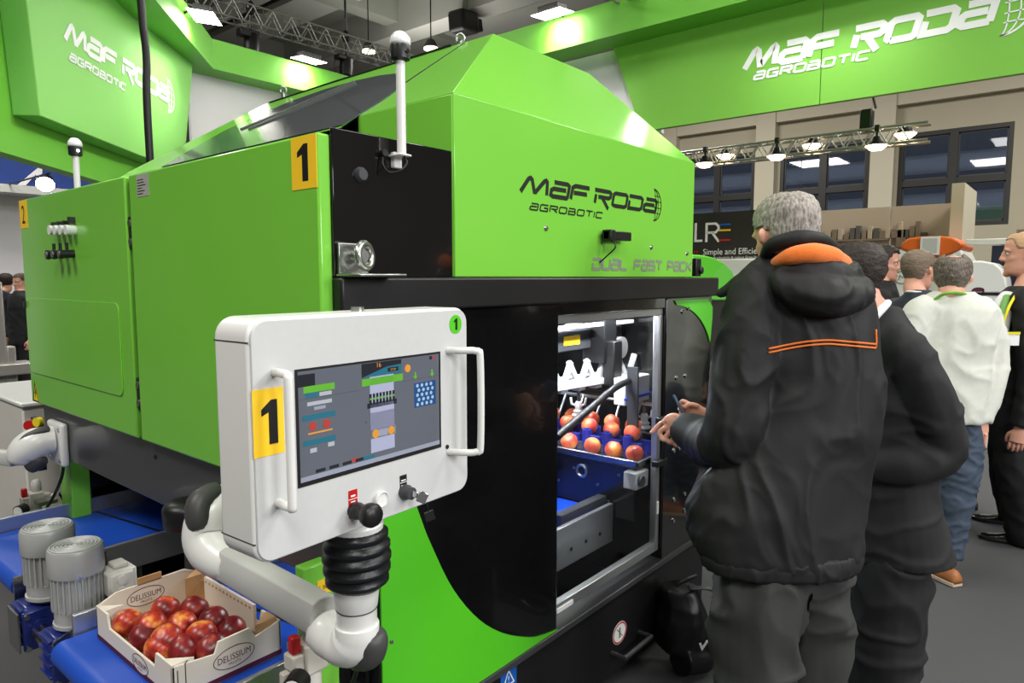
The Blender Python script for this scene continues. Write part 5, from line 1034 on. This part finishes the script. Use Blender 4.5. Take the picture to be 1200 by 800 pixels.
def shoe(name, heel, toe, m, parent, w_=.047, h=.085, sole='black_satin', lift=0):
    heel = Vector((heel[0], heel[1], 0)); toe = Vector((toe[0], toe[1], 0)); d = (toe-heel).normalized(); s = V(d.y, -d.x, 0); L_ = .295; rs = []; so = []
    for t, ww, hh in ((0, .6, .8), (.06, .72, 1.0), (.2, .76, 1.02), (.35, .74, .95), (.5, .84, .72), (.68, 1, .52), (.84, .92, .42), (.95, .6, .34), (1, .25, .22)):
        c = heel + d*(t*L_); rs.append([c + s*(ww*w_*math.cos(a)) + V(0, 0, .018 + (hh*h-.018)*max(0, math.sin(a))**.8 if math.sin(a) > 0 else .018) for a in [2*math.pi*i/20 for i in range(20)]])
        so.append([c + s*(ww*(w_+.004)*x) + V(0, 0, z) for x, z in ((-1, .002), (1, .002), (1, .024), (-1, .024))])
    o = MB().rings(rs).build(name, m, parent, smooth='all'); MB().rings(so).build('sole', sole, o, bevel=.004); return o
def base_of(*pts): c = sum((Vector(p) for p in pts), V(0, 0, 0))/len(pts); return V(c.x, c.y, 0)
def hand_mesh(palm, prad, fingers, voxel=.003):
    mb = MB(); limb(mb, palm, prad, n=16, flat=.5, ref=(0, 0, 1))
    for pts, r0 in fingers: limb(mb, pts, [r0, r0*.97, r0*.9, r0*.75][:len(pts)], n=10, k=4)
    return fused(mb, voxel, 3)
def rest_hand(w, d, side, k=1.0):
    """relaxed, slightly curled hand hanging from wrist w along d"""
    w = Vector(w); d = Vector(d).normalized(); s = Vector(side); s = (s - d*s.dot(d)).normalized(); n_ = d.cross(s)
    F = []
    for i, (o_, ln) in enumerate(((.030, .072), (.010, .08), (-.010, .075), (-.029, .06))):
        b = w + d*(.085*k) + s*(o_*k); F.append(([b - d*.02*k, b + d*ln*.4*k + n_*.006*k, b + d*ln*.75*k + n_*.022*k, b + d*ln*.85*k + n_*.04*k], .0085*k))
    F.append(([w + d*.03*k + s*.024*k, w + d*.055*k + s*.046*k + n_*.008*k, w + d*.085*k + s*.05*k + n_*.018*k, w + d*.105*k + s*.046*k + n_*.024*k], .0095*k))
    return hand_mesh([w - d*.04*k, w, w + d*.05*k, w + d*.092*k], [.026*k, .027*k, .04*k, .038*k], F)
def join_meshes(parts):
    v = []; f = []
    for me in parts:
        n = len(v); v += [tuple(x.co) for x in me.vertices]; f += [tuple(i+n for i in p.vertices) for p in me.polygons]
    me = bpy.data.meshes.new('body'); me.from_pydata(v, [], f); me.update(); return me
def ankle(p, z=.09): return V(p.x, p.y, z)
class Person:
    def __init__(s, label, base, group=None): s.t = thing('person', label, 'person', (base.x, base.y, 0), group=group); s.core = MB(); s.extra = []
    def body(s, voxel, m='skin'): return put(join_meshes([fused(s.core, voxel, 4)] + s.extra), 'body', m, s.t)
    def cloth(s, mb, name, m, voxel, smooth=6, folds=(), seed=0): return put(fused(mb, voxel, smooth, folds, seed), name, m, s.t)
def down(p, z): return V(p.x, p.y, z)

# ---------------------------------------------------------------- man in the orange-lined jacket
D1 = 1.95
def a1(px, py, dd=0): return at(px, py, D1+dd)
m1 = Person('grey-haired man in black jacket with orange hood lining, pointing at the machine', down(a1(925, 700), 0))
hd = Head(a1(921, 277), math.radians(17.3+38), .232, .18)
rows = [(905, 978, 300, D1-.0, .085), (885, 1002, 314, D1, .105), (872, 1008, 330, D1, .118), (868, 1018, 352, D1, .13), (872, 1024, 385, D1, .135), (878, 1026, 420, D1, .138), (880, 1025, 470, D1, .142), (856, 1018, 520, D1, .15), (826, 1010, 556, D1, .156), (812, 1004, 588, D1, .16), (811, 1001, 616, D1, .162), (822, 1000, 640, D1, .16), (832, 996, 648, D1, .155)]
J = MB(); torso(J, rows, skew=.28)
lsh, lel, lwr = a1(889, 352, -.03), a1(855, 512, -.06), a1(803, 501, .16)
limb(J, [a1(915, 335, .0), lsh, a1(872, 430, -.06), lel, a1(832, 520, .04), lwr], [.075, .082, .078, .075, .066, .05], n=18)
rsh, rel, rwr = a1(990, 352, .10), a1(978, 500, .22), a1(838, 492, .26)
limb(J, [a1(975, 340, .05), rsh, a1(985, 430, .18), rel, a1(920, 500, .27), rwr], [.065, .07, .07, .068, .062, .05], n=16)
m1.cloth(J, 'jacket', 'jacket_black', .0075, 5, [(.010, (5, 5, 2.5), 'ridge'), (.008, (9, 9, 3.5), 'crease'), (.0018, (16, 16, 9), 'crease')], 3)
Hb = MB(); torso(Hb, [(826, 1003, 634, D1, .166), (824, 1004, 644, D1, .17), (828, 1001, 655, D1, .167), (834, 994, 658, D1, .158)], skew=.28); m1.cloth(Hb, 'hem_band', 'jacket_black', .006, 3, [(.005, (26, 26, 8), 'crease')], 6)
Hh = MB(); limb(Hh, [a1(905, 326, -.06), a1(935, 340, -.125), a1(970, 346, -.14), a1(998, 343, -.08), a1(1006, 336, .02)], [.04, .062, .07, .055, .036], n=16, flat=.8)
limb(Hh, [a1(900, 312, -.03), a1(940, 325, -.10), a1(975, 327, -.10), a1(996, 326, -.02)], [.03, .05, .052, .036], n=14)
limb(Hh, [a1(905, 300, -.02), a1(885, 316, -.03), a1(862, 334, .0), a1(842, 345, .04)], [.028, .03, .024, .01], n=12, flat=.6)
m1.cloth(Hh, 'hood', 'jacket_black', .006, 4, [(.006, (14, 14, 20), 'ridge'), (.003, (30, 30, 30), 'n')], 8)
Cc = MB(); limb(Cc, [a1(897, 300, -.02), a1(905, 287, -.075), a1(935, 279, -.105), a1(962, 281, -.075), a1(978, 292, .0)], [.016, .02, .022, .02, .016], n=12)
m1.cloth(Cc, 'collar', 'jacket_black', .005, 3, [(.002, (25, 25, 25), 'n')], 2)
Oo = MB(); limb(Oo, [a1(906, 309, -.06), a1(925, 301, -.115), a1(952, 297, -.13), a1(978, 302, -.105), a1(995, 311, -.04)], [.012, .024, .03, .027, .012], n=14)
m1.cloth(Oo, 'hood_lining', 'fleece_orange', .005, 3, [(.003, (20, 20, 20), 'n')], 5)
T = MB()
limb(T, [a1(905, 600), a1(898, 640, .0), a1(886, 720, -.03), a1(886, 800, -.05), down(a1(892, 800, -.04), .22), down(a1(894, 800, -.02), .07)], [.11, .12, .114, .10, .085, .085], n=20, k=6)
limb(T, [a1(930, 600, .03), a1(942, 640, .03), a1(950, 720, .08), a1(953, 800, .1), down(a1(953, 800, .1), .22), down(a1(953, 800, .11), .07)], [.105, .11, .103, .09, .08, .08], n=20, k=6)
m1.cloth(T, 'trousers', 'trouser_grey', .008, 5, [(.016, (4, 4, 5), 'ridge'), (.02, (5, 5, 7), 'crease')], 11)
hw = Vector((math.cos(math.radians(55)), math.sin(math.radians(55)), 0))
for c in (a1(892, 800, -.02), a1(953, 800, .11)): shoe('shoe', down(c, 0)-hw*.08, down(c, 0)+hw*.2, 'leather_black', m1.t)
torso(m1.core, rows[2:], skew=.28, grow=-.03); hd.skin(m1.core)
limb(m1.core, [hd.p(-.012, 0, .28), hd.p(-.02, 0, .05), a1(942, 318, -.01), a1(945, 345, 0)], [.058, .058, .062, .09], n=18)
limb(m1.core, [lsh, lel, lwr], [.05, .045, .03]); limb(m1.core, [rsh, rel, rwr], [.05, .045, .03])
limb(m1.core, [a1(898, 640), a1(886, 800, -.05), down(a1(894, 800, -.02), .06)], [.09, .06, .04]); limb(m1.core, [a1(942, 640, .03), a1(953, 800, .1), down(a1(953, 800, .11), .06)], [.08, .06, .04])
m1.extra.append(hand_mesh([a1(812, 501, .13), a1(801, 500, .17), a1(791, 497, .19), a1(782, 497, .2)], [.026, .027, .036, .03], [
 ([a1(785, 493, .2), a1(775, 496, .22), a1(767, 503, .225), a1(762.5, 508, .22)], .0088), ([a1(785, 499, .19), a1(774, 505, .205), a1(775, 513, .20), a1(779, 516, .19)], .0088),
 ([a1(788, 504, .185), a1(780, 512, .195), a1(784, 518, .185), a1(788, 519, .18)], .0084), ([a1(793, 507, .18), a1(788, 515, .185), a1(791, 521, .18), a1(795, 523, .172)], .0078), ([a1(799, 492, .17), a1(791, 487, .185), a1(783, 489, .2), a1(776, 496, .205)], .0098)], .0028))
m1.extra.append(hand_mesh([a1(845, 492, .25), a1(826, 488, .27), a1(814, 484, .28), a1(806, 480, .285)], [.026, .028, .034, .03], [
 ([a1(808, 474, .285), a1(800, 470, .30), a1(796, 476, .305)], .0085), ([a1(807, 479, .29), a1(799, 476, .305), a1(796, 481, .305)], .0085), ([a1(807, 484, .29), a1(800, 482, .305), a1(797, 487, .3)], .0082), ([a1(809, 489, .285), a1(802, 488, .3), a1(799, 492, .295)], .0078), ([a1(818, 476, .265), a1(808, 474, .262), a1(801, 478, .262)], .0095)], .003))
b1 = m1.body(.0055, 'skin_pink'); hd.details(m1.t, 'hair_grey')
hd.hair(m1.t, 'hair_grey', .008, seed=2, rough=.0025, sc=80, rule=lambda F, W_, t: t > .972 and -.07 < F < .0 and abs(W_) < .03)
jk = [o for o in m1.t.children if o.name.startswith('jacket')][0]
bv = BVHTree.FromPolygons([ROOT[m1.t] @ v.co for v in jk.data.vertices], [tuple(p.vertices) for p in jk.data.polygons])
def drape(px_list, off=.003, bvh=bv):
    out = []
    for px, py in px_list:
        d = _dir(px, py).normalized(); h = bvh.ray_cast(EYE, d)
        if h[0] is not None: out.append(h[0] - d*off)
    return out
for dy in (0, 4.5):
    pts = drape([(899+x, 409+dy-10.5*math.sin(min(1, x/75)*math.pi/2) + (x > 75)*(x-75)*.09) for x in range(2, 128, 5)])
    if len(pts) > 3: MB().tube(pts, .0028, n=8).build('orange_piping', 'piping_orange', m1.t, smooth='all')
pts = drape([(1026.5, 386), (1026.5, 392), (1027, 400), (1026.5, 407)]); 
if len(pts) > 2: MB().tube(pts, .003, n=8).build('orange_piping', 'piping_orange', m1.t, smooth='all')
pts = drape([(893, 640), (905, 649), (930, 650), (960, 646), (990, 637)], .0)
pts = drape([(818, 566), (822, 561), (828, 554), (834, 548)], .002)
if len(pts) > 1: MB().tube(pts, .0035, n=8).build('pocket_zip', 'zinc', m1.t, smooth='all')
ph = thing('smartphone', 'dark blue smartphone held in the jacket wearer\'s right hand', 'phone', a1(797, 478, .28))
q0, q1 = a1(790, 464, .30), a1(803, 490, .275); sd = (a1(797, 476, .33)-a1(797, 476, .26)).normalized()
MB().bar(q0, q1, .074, .009, up=(q1-q0).cross(sd)).build('case', 'phone_blue', ph, bevel=.003, seg=3); 
nn = (q1-q0).cross(sd).normalized(); MB().bar(q0+(q1-q0)*.04+nn*.005, q1-(q1-q0)*.04+nn*.005, .066, .001, up=nn).build('display', 'ink_black', ph)

# ---------------------------------------------------------------- man in the dark suit
D2 = 2.36
def a2(px, py, dd=0): return at(px, py, D2+dd)
m2 = Person('dark-haired man in black suit standing just behind the orange-lined jacket', down(a2(1045, 700), 0))
hd = Head(a2(1001, 327), math.radians(10.6+66), .234, .16)
rows = [(1024, 1049, 360, D2, .06), (1012, 1057, 372, D2, .10), (1003, 1069, 388, D2, .14), (998, 1086, 415, D2, .17), (996, 1096, 460, D2, .18), (998, 1092, 520, D2, .18), (998, 1094, 570, D2, .19), (996, 1102, 615, D2, .2), (994, 1109, 645, D2, .2)]
J = MB(); torso(J, rows); lsh, lel, lwr = a2(1060, 414, -.13), a2(1102, 528, -.16), a2(1012, 548, -.1)
limb(J, [a2(1042, 396, -.06), lsh, a2(1088, 466, -.17), lel, a2(1060, 545, -.16), lwr], [.06, .076, .077, .07, .062, .048], n=18)
rsh, rel, rwr = a2(1052, 414, .14), a2(1076, 520, .18), a2(1000, 545, .16); limb(J, [a2(1040, 396, .08), rsh, rel, rwr], [.07, .075, .065, .048])
m2.cloth(J, 'suit_jacket', 'suit_black', .0085, 5, [(.007, (5, 5, 5), 'ridge'), (.007, (7, 7, 10), 'crease')], 21)
T = MB(); limb(T, [a2(1045, 590), a2(1044, 650, -.05), a2(1040, 730, -.06), a2(1034, 800, -.06), down(a2(1030, 800, -.06), .22), down(a2(1028, 800, -.05), .07)], [.12, .12, .112, .098, .082, .08], n=18, k=6)
limb(T, [a2(1040, 590, .08), a2(1036, 650, .1), a2(1030, 730, .12), a2(1026, 800, .12), down(a2(1024, 800, .12), .22), down(a2(1022, 800, .12), .07)], [.14, .12, .105, .09, .08, .08], n=18, k=6)
m2.cloth(T, 'trousers', 'suit_dark', .009, 5, [(.010, (5, 5, 6), 'ridge'), (.012, (6, 6, 8), 'crease')], 22)
hw = V(math.cos(math.radians(88)), math.sin(math.radians(88)), 0)
for c in (a2(1028, 800, -.05), a2(1022, 800, .12)): shoe('shoe', down(c, 0)-hw*.08, down(c, 0)+hw*.2, 'leather_black', m2.t)
torso(m2.core, rows[1:], grow=-.03); hd.skin(m2.core); limb(m2.core, [hd.p(-.02, 0, .3), hd.p(-.035, 0, .06), a2(1022, 362, 0), a2(1027, 390, 0)], [.054, .053, .05, .048], n=18)
limb(m2.core, [lsh, lel, lwr], [.05, .045, .03]); limb(m2.core, [rsh, rel, rwr], [.05, .045, .03]); limb(m2.core, [a2(1044, 650, -.05), a2(1034, 800, -.06), down(a2(1028, 800, -.05), .06)], [.09, .06, .04]); limb(m2.core, [a2(1036, 650, .1), a2(1026, 800, .12), down(a2(1022, 800, .12), .06)], [.09, .06, .04])
m2.extra += [rest_hand(lwr, hw*.8+V(-.3, 0, -.2), (0, 0, 1)), rest_hand(rwr, hw*.8+V(-.3, 0, -.2), (0, 0, 1))]
m2.body(.007); hd.details(m2.t, 'hair_dark'); hd.hair(m2.t, 'hair_dark', .010, rough=.005, seed=5, sc=60, nape=.3)
S_ = MB(); limb(S_, [a2(1012, 384, -.07), a2(1021, 374, -.075), a2(1029, 364, -.06), a2(1034, 359, .0), a2(1030, 360, .05)], [.02, .032, .036, .034, .022], n=14, flat=.5); m2.cloth(S_, 'shirt_collar', 'shirt_white', .005, 3)

# ---------------------------------------------------------------- man in the pale sweater
D3 = 3.55
def a3(px, py, dd=0): return at(px, py, D3+dd)
m3 = Person('balding man in pale grey sweater and jeans seen from behind', down(a3(1115, 600), 0))
hd = Head(a3(1116, 326), math.radians(4), .232, .12)
rows = [(1098, 1136, 343, D3, .07), (1084, 1150, 351, D3, .09), (1073, 1161, 361, D3, .105), (1072, 1162, 378, D3, .115), (1074, 1158, 410, D3, .12), (1078, 1152, 445, D3, .12), (1083, 1148, 475, D3, .122), (1087, 1147, 491, D3, .12)]
J = MB(); torso(J, rows); lsh, lel, lwr = a3(1076, 368), a3(1066, 440, -.02), a3(1072, 500, .06); rsh, rel, rwr = a3(1157, 370), a3(1168, 440, -.05), a3(1152, 492, -.07)
limb(J, [a3(1090, 358), lsh, a3(1066, 405), lel, lwr], [.06, .07, .065, .06, .045]); limb(J, [a3(1145, 358), rsh, a3(1167, 405, -.02), rel, rwr], [.058, .062, .054, .05, .038])
m3.cloth(J, 'sweater', 'sweater', .011, 4, [(.008, (6, 6, 5), 'ridge'), (.005, (9, 9, 7), 'crease')], 31)
T = MB(); limb(T, [a3(1113, 475), a3(1126, 500), a3(1127, 540, -.02), a3(1122, 580, -.02), a3(1115, 630), a3(1111, 652)], [.11, .102, .092, .08, .068, .065], k=5); limb(T, [a3(1112, 475), a3(1104, 500), a3(1098, 560, .08), a3(1094, 630, .16), down(a3(1093, 640, .18), .07)], [.11, .105, .09, .07, .065])
m3.cloth(T, 'jeans', 'jeans', .010, 4, [(.012, (10, 10, 18), 'crease')], 32)
c = a3(1110, 655); hw = V(.55, .83, 0); shoe('shoe', down(c, 0)-hw*.07, down(c, 0)+hw*.2, 'leather_brown', m3.t, sole='sole_light'); c = a3(1093, 640, .18); shoe('shoe', down(c, 0)-hw*.07, down(c, 0)+hw*.2, 'leather_brown', m3.t, sole='sole_light')
torso(m3.core, rows[1:], grow=-.03); hd.skin(m3.core); limb(m3.core, [hd.p(-.015, 0, .3), hd.p(-.025, 0, .05), a3(1117, 352), a3(1117, 366)], [.056, .057, .065, .09]); limb(m3.core, [lsh, lel, lwr], [.038, .03, .024]); limb(m3.core, [rsh, a3(1167, 405, -.02), rel, rwr], [.036, .032, .03, .024])
limb(m3.core, [a3(1126, 500), a3(1122, 580, -.02), a3(1111, 652)], [.07, .055, .04]); limb(m3.core, [a3(1104, 500), a3(1098, 560, .08), down(a3(1093, 640, .18), .06)], [.07, .055, .04])
m3.extra += [rest_hand(rwr, (-.1, .15, -1), (.2, 1, 0)), rest_hand(lwr, (.2, .3, -1), (.2, 1, 0))]
m3.body(.008, 'skin_pink'); hd.details(m3.t, 'hair_greybrown')
hd.hair(m3.t, 'hair_greybrown', .012, rough=.004, seed=9, rule=lambda F, W_, t: t > .90 and F < .03 and abs(W_) < .045)
S_ = MB(); limb(S_, [a3(1094, 352, -.02), a3(1105, 345, -.075), a3(1117, 343, -.09), a3(1130, 345, -.075), a3(1139, 352, -.02)], [.010, .014, .014, .014, .010], n=10, flat=.6); m3.cloth(S_, 'lanyard', 'lanyard_green', .005, 2)

# ---------------------------------------------------------------- man with tie and badge
D4 = 4.05
def a4(px, py, dd=0): return at(px, py, D4+dd)
m4 = Person('fair-haired man in profile with green tie and yellow lanyard at the right edge', down(a4(1200, 620), 0))
hd = Head(a4(1202, 297), math.radians(3+92), .264, .02)
rows = [(1184, 1216, 336, D4, .09), (1176, 1222, 346, D4, .14), (1169, 1226, 360, D4, .18), (1163, 1228, 390, D4, .2), (1162, 1227, 425, D4, .2), (1164, 1226, 465, D4, .19), (1166, 1230, 500, D4, .2), (1168, 1232, 520, D4, .2)]
J = MB(); torso(J, rows); lsh, lel, lwr = a4(1204, 362, -.2), a4(1208, 440, -.23), a4(1196, 500, -.22); rsh, rel, rwr = a4(1200, 362, .2), a4(1204, 440, .22), a4(1190, 500, .2)
limb(J, [a4(1200, 350, -.12), lsh, lel, lwr], [.07, .075, .064, .05]); limb(J, [a4(1198, 350, .12), rsh, rel, rwr], [.07, .075, .064, .05])
m4.cloth(J, 'suit_jacket', 'suit_black', .011, 4, [(.006, (10, 10, 12), 'ridge')], 41)
T = MB(); limb(T, [a4(1196, 490), a4(1192, 530, -.06), a4(1194, 575, -.08), a4(1199, 625, -.02), down(a4(1200, 640, .0), .07)], [.15, .12, .1, .085, .08]); limb(T, [a4(1192, 490, .1), a4(1184, 520, .12), a4(1182, 555, .2), a4(1186, 595, .3), down(a4(1188, 610, .32), .07)], [.14, .11, .095, .08, .076])
m4.cloth(T, 'trousers', 'suit_dark', .011, 4, [(.008, (9, 9, 10), 'ridge')], 42)
hw = V(-.1, 1, 0).normalized()
for c in (a4(1200, 640), a4(1188, 610, .32)): shoe('shoe', down(c, 0)-hw*.07, down(c, 0)+hw*.2, 'leather_black', m4.t)
torso(m4.core, rows[1:], grow=-.03); hd.skin(m4.core); limb(m4.core, [hd.p(-.02, 0, .3), hd.p(-.03, 0, .05), a4(1201, 345), a4(1200, 360)], [.06, .062, .07, .09]); limb(m4.core, [lsh, lel, lwr], [.05, .042, .028]); limb(m4.core, [rsh, rel, rwr], [.05, .042, .028])
limb(m4.core, [a4(1192, 530, -.06), a4(1194, 575, -.08), down(a4(1200, 640), .06)], [.08, .06, .04]); limb(m4.core, [a4(1184, 520, .12), a4(1182, 555, .2), down(a4(1188, 610, .32), .06)], [.08, .06, .04])
m4.extra += [rest_hand(lwr, (0, .15, -1), (0, 1, 0)), rest_hand(rwr, (0, .15, -1), (0, 1, 0))]
m4.body(.006, 'skin_pink'); hd.details(m4.t, 'hair_blond'); hd.hair(m4.t, 'hair_blond', .007, rough=.002, seed=4, rule=lambda F, W_, t: t > .93 and F > .0)
sh = MB(); limb(sh, [a4(1182, 344, -.05), a4(1174, 362, -.085), a4(1168, 390, -.10), a4(1167, 430, -.07)], [.035, .06, .06, .02], n=12, flat=.8, ref=(0, 1, 0)); m4.cloth(sh, 'shirt', 'shirt_white', .008, 3)
tie = MB(); limb(tie, [a4(1181, 346, -.10), a4(1175, 362, -.145), a4(1169, 388, -.16), a4(1166, 420, -.13)], [.022, .02, .028, .022], n=10, flat=.6); m4.cloth(tie, 'tie', 'tie_green', .006, 2)
ly = MB(); limb(ly, [a4(1190, 346, -.17), a4(1182, 360, -.215), a4(1176, 378, -.215), a4(1173, 390, -.21)], [.008, .009, .008, .006], n=8); m4.cloth(ly, 'lanyard', 'lanyard_yellow', .004, 2)
c = a4(1184, 397, -.24); MB().bar(c-RT*.05, c+RT*.05, .004, .075).build('badge', 'ink_white', m4.t, bevel=.001); MB().bar(c-RT*.05+V(0, 0, .032)-FW*.004, c+RT*.05+V(0, 0, .032)-FW*.004, .004, .014).build('badge_stripe', 'lanyard_yellow', m4.t)

# ---------------------------------------------------------------- simple visitors behind
def visitor(label, px, top, dep, headpx, heading, hair, suit, hairkw={}, group=None, face=True, trousers='suit_dark', w_=1.0, voxel=.012, collar=None, legs=(0, 0)):
    def q(dx, z, dd=0): c = at(px, 400, dep+dd); r = V(c.y, -c.x, 0).normalized(); return V(c.x, c.y, 0) + r*dx + V(0, 0, z)
    ht = at(px, top, dep).z; k = ht/1.78; s = Person(label, q(0, 0), group)
    hc = at(headpx, top, dep); hd = Head(V(hc.x, hc.y, ht-.128*k), math.radians(heading), .235*k, .05); f = V(math.cos(math.radians(heading)), math.sin(math.radians(heading)), 0); sd = V(f.y, -f.x, 0)
    o = q(0, 0)
    def b(r, fw, z): return o + sd*(r*w_*k) + f*(fw*k) + V(0, 0, z*k)
    def rr(z, a, t_, fw=0): return [b(math.copysign(abs(math.cos(i*math.pi/12))**.8, math.cos(i*math.pi/12))*a, fw + math.sin(i*math.pi/12)*t_, z) for i in range(24)]
    J = MB(); J.rings([rr(1.535, .058, .06), rr(1.505, .085, .078), rr(1.465, .155, .095), rr(1.40, .19, .11), rr(1.3, .195, .125), rr(1.1, .18, .125), rr(.95, .19, .13), rr(.78, .205, .14)])
    for g in (-1, 1): limb(J, [b(g*.13, 0, 1.43), b(g*.2, 0, 1.38), b(g*.245, -.03, 1.13), b(g*.23, .06, .88)], [.06*k, .068*k, .056*k, .042*k]); limb(s.core, [b(g*.2, 0, 1.38), b(g*.245, -.03, 1.13), b(g*.23, .06, .86)], [.045*k, .04*k, .026*k]); s.extra.append(rest_hand(b(g*.23, .06, .87), (f*.2+V(0, 0, -1)), f, k))
    s.cloth(J, 'jacket', suit, voxel, 4, [(.006, (9, 9, 10), 'ridge')], px)
    T = MB()
    for g, lx in zip((-1, 1), legs): limb(T, [b(g*.08, 0, .9), b(g*.1+lx*.4, .02, .5), b(g*.1+lx, 0, .06)], [.12*k, .09*k, .07*k]); limb(s.core, [b(g*.08, 0, .9), b(g*.1+lx*.4, .02, .5), b(g*.1+lx, 0, .05)], [.08*k, .06*k, .04*k]); c = b(g*.1+lx, 0, 0); shoe('shoe', c-f*.07, c+f*.2, 'leather_black', s.t)
    s.cloth(T, 'trousers', trousers, voxel, 4); s.core.rings([rr(1.47, .09, .07), rr(1.38, .16, .09), rr(1.1, .15, .1), rr(.85, .16, .11)]); hd.skin(s.core, face); limb(s.core, [hd.p(-.015, 0, .3), hd.p(-.025, 0, .05), b(0, -.01, 1.49), b(0, 0, 1.42)], [.055*k, .056*k, .062*k, .08*k])
    s.body(.007 if face else .009); hd.details(s.t, hair); hd.hair(s.t, hair, **hairkw)
    if collar: c_ = MB(); limb(c_, [b(-.05, .05, 1.49), b(-.06, -.02, 1.515), b(0, -.07, 1.525), b(.06, -.02, 1.515), b(.05, .05, 1.49)], [.012, .016, .016, .016, .012], n=10, flat=.5); s.cloth(c_, 'shirt_collar', collar, .006, 2)
    return s
visitor('young dark-haired man in profile looking right behind the dark suit', 1031, 287, 4.75, 1036, -82, 'hair_dark', 'suit_black', dict(thick=.016, rough=.006, seed=1))
visitor('man with short greying hair and navy suit in front of the orange machine', 1074, 292, 4.05, 1077, -28, 'hair_fair', 'suit_navy', dict(thick=.009, rough=.003, seed=6), collar='shirt_white')
visitor('person in black hidden behind the pale sweater, shiny shoe showing', 1126, 308, 4.55, 1118, 60, 'hair_dark', 'suit_black', dict(thick=.010, seed=7), legs=(0, .05))
visitor('far visitor with dark hair at the left edge of the hall', 4, 320, 9.2, 6, 100, 'hair_dark', 'navy_cloth', dict(thick=.012, seed=8), group='distant visitors at the left')
visitor('far visitor in a black coat half hidden by the far green cabinet', 27, 320, 8.8, 24, 200, 'hair_brown', 'suit_black', dict(thick=.012, seed=3), group='distant visitors at the left')
# ================================================================ BACKPACK
bg = thing('backpack', 'black backpack leaning on the machine base beside the visitor\'s legs', 'bag', (2.56, 1.13, 0))
Bm = MB(); limb(Bm, [(2.46, 1.17, .09), (2.47, 1.16, .22), (2.46, 1.175, .34)], [.10, .105, .07], n=18, flat=.8); limb(Bm, [(2.40, 1.13, .07), (2.52, 1.10, .065), (2.64, 1.12, .06)], [.06, .07, .05], n=14)
put(fused(Bm, .007, 6, [(.008, (9, 9, 9), 'ridge')], 4), 'shell', 'black_satin', bg)
Bp = MB(); limb(Bp, [(2.5, 1.08, .10), (2.52, 1.07, .2)], [.06, .05], n=14, flat=.5); put(fused(Bp, .006, 5), 'pocket', 'suit_black', bg)
MB().tube(smooth_path([V(2.44, 1.12, .36), V(2.52, 1.05, .34), V(2.6, 1.04, .2), V(2.64, 1.07, .08)]), .014, n=10, flat=.5).build('strap', 'dark_grey', bg, smooth='all'); MB().tube(smooth_path([V(2.42, 1.16, .37), V(2.45, 1.1, .41), V(2.5, 1.13, .38)]), .008).build('grab_loop', 'black_satin', bg, smooth='all')
c = at(824, 757, 2.52); L = MB(); kf = Frame(c, RT, UP); stroke(L, kf, [(-.012, .012), (-.004, -.008), (.016, .022)], .008, 0, .003); L.build('tick_mark', 'ink_white', bg)
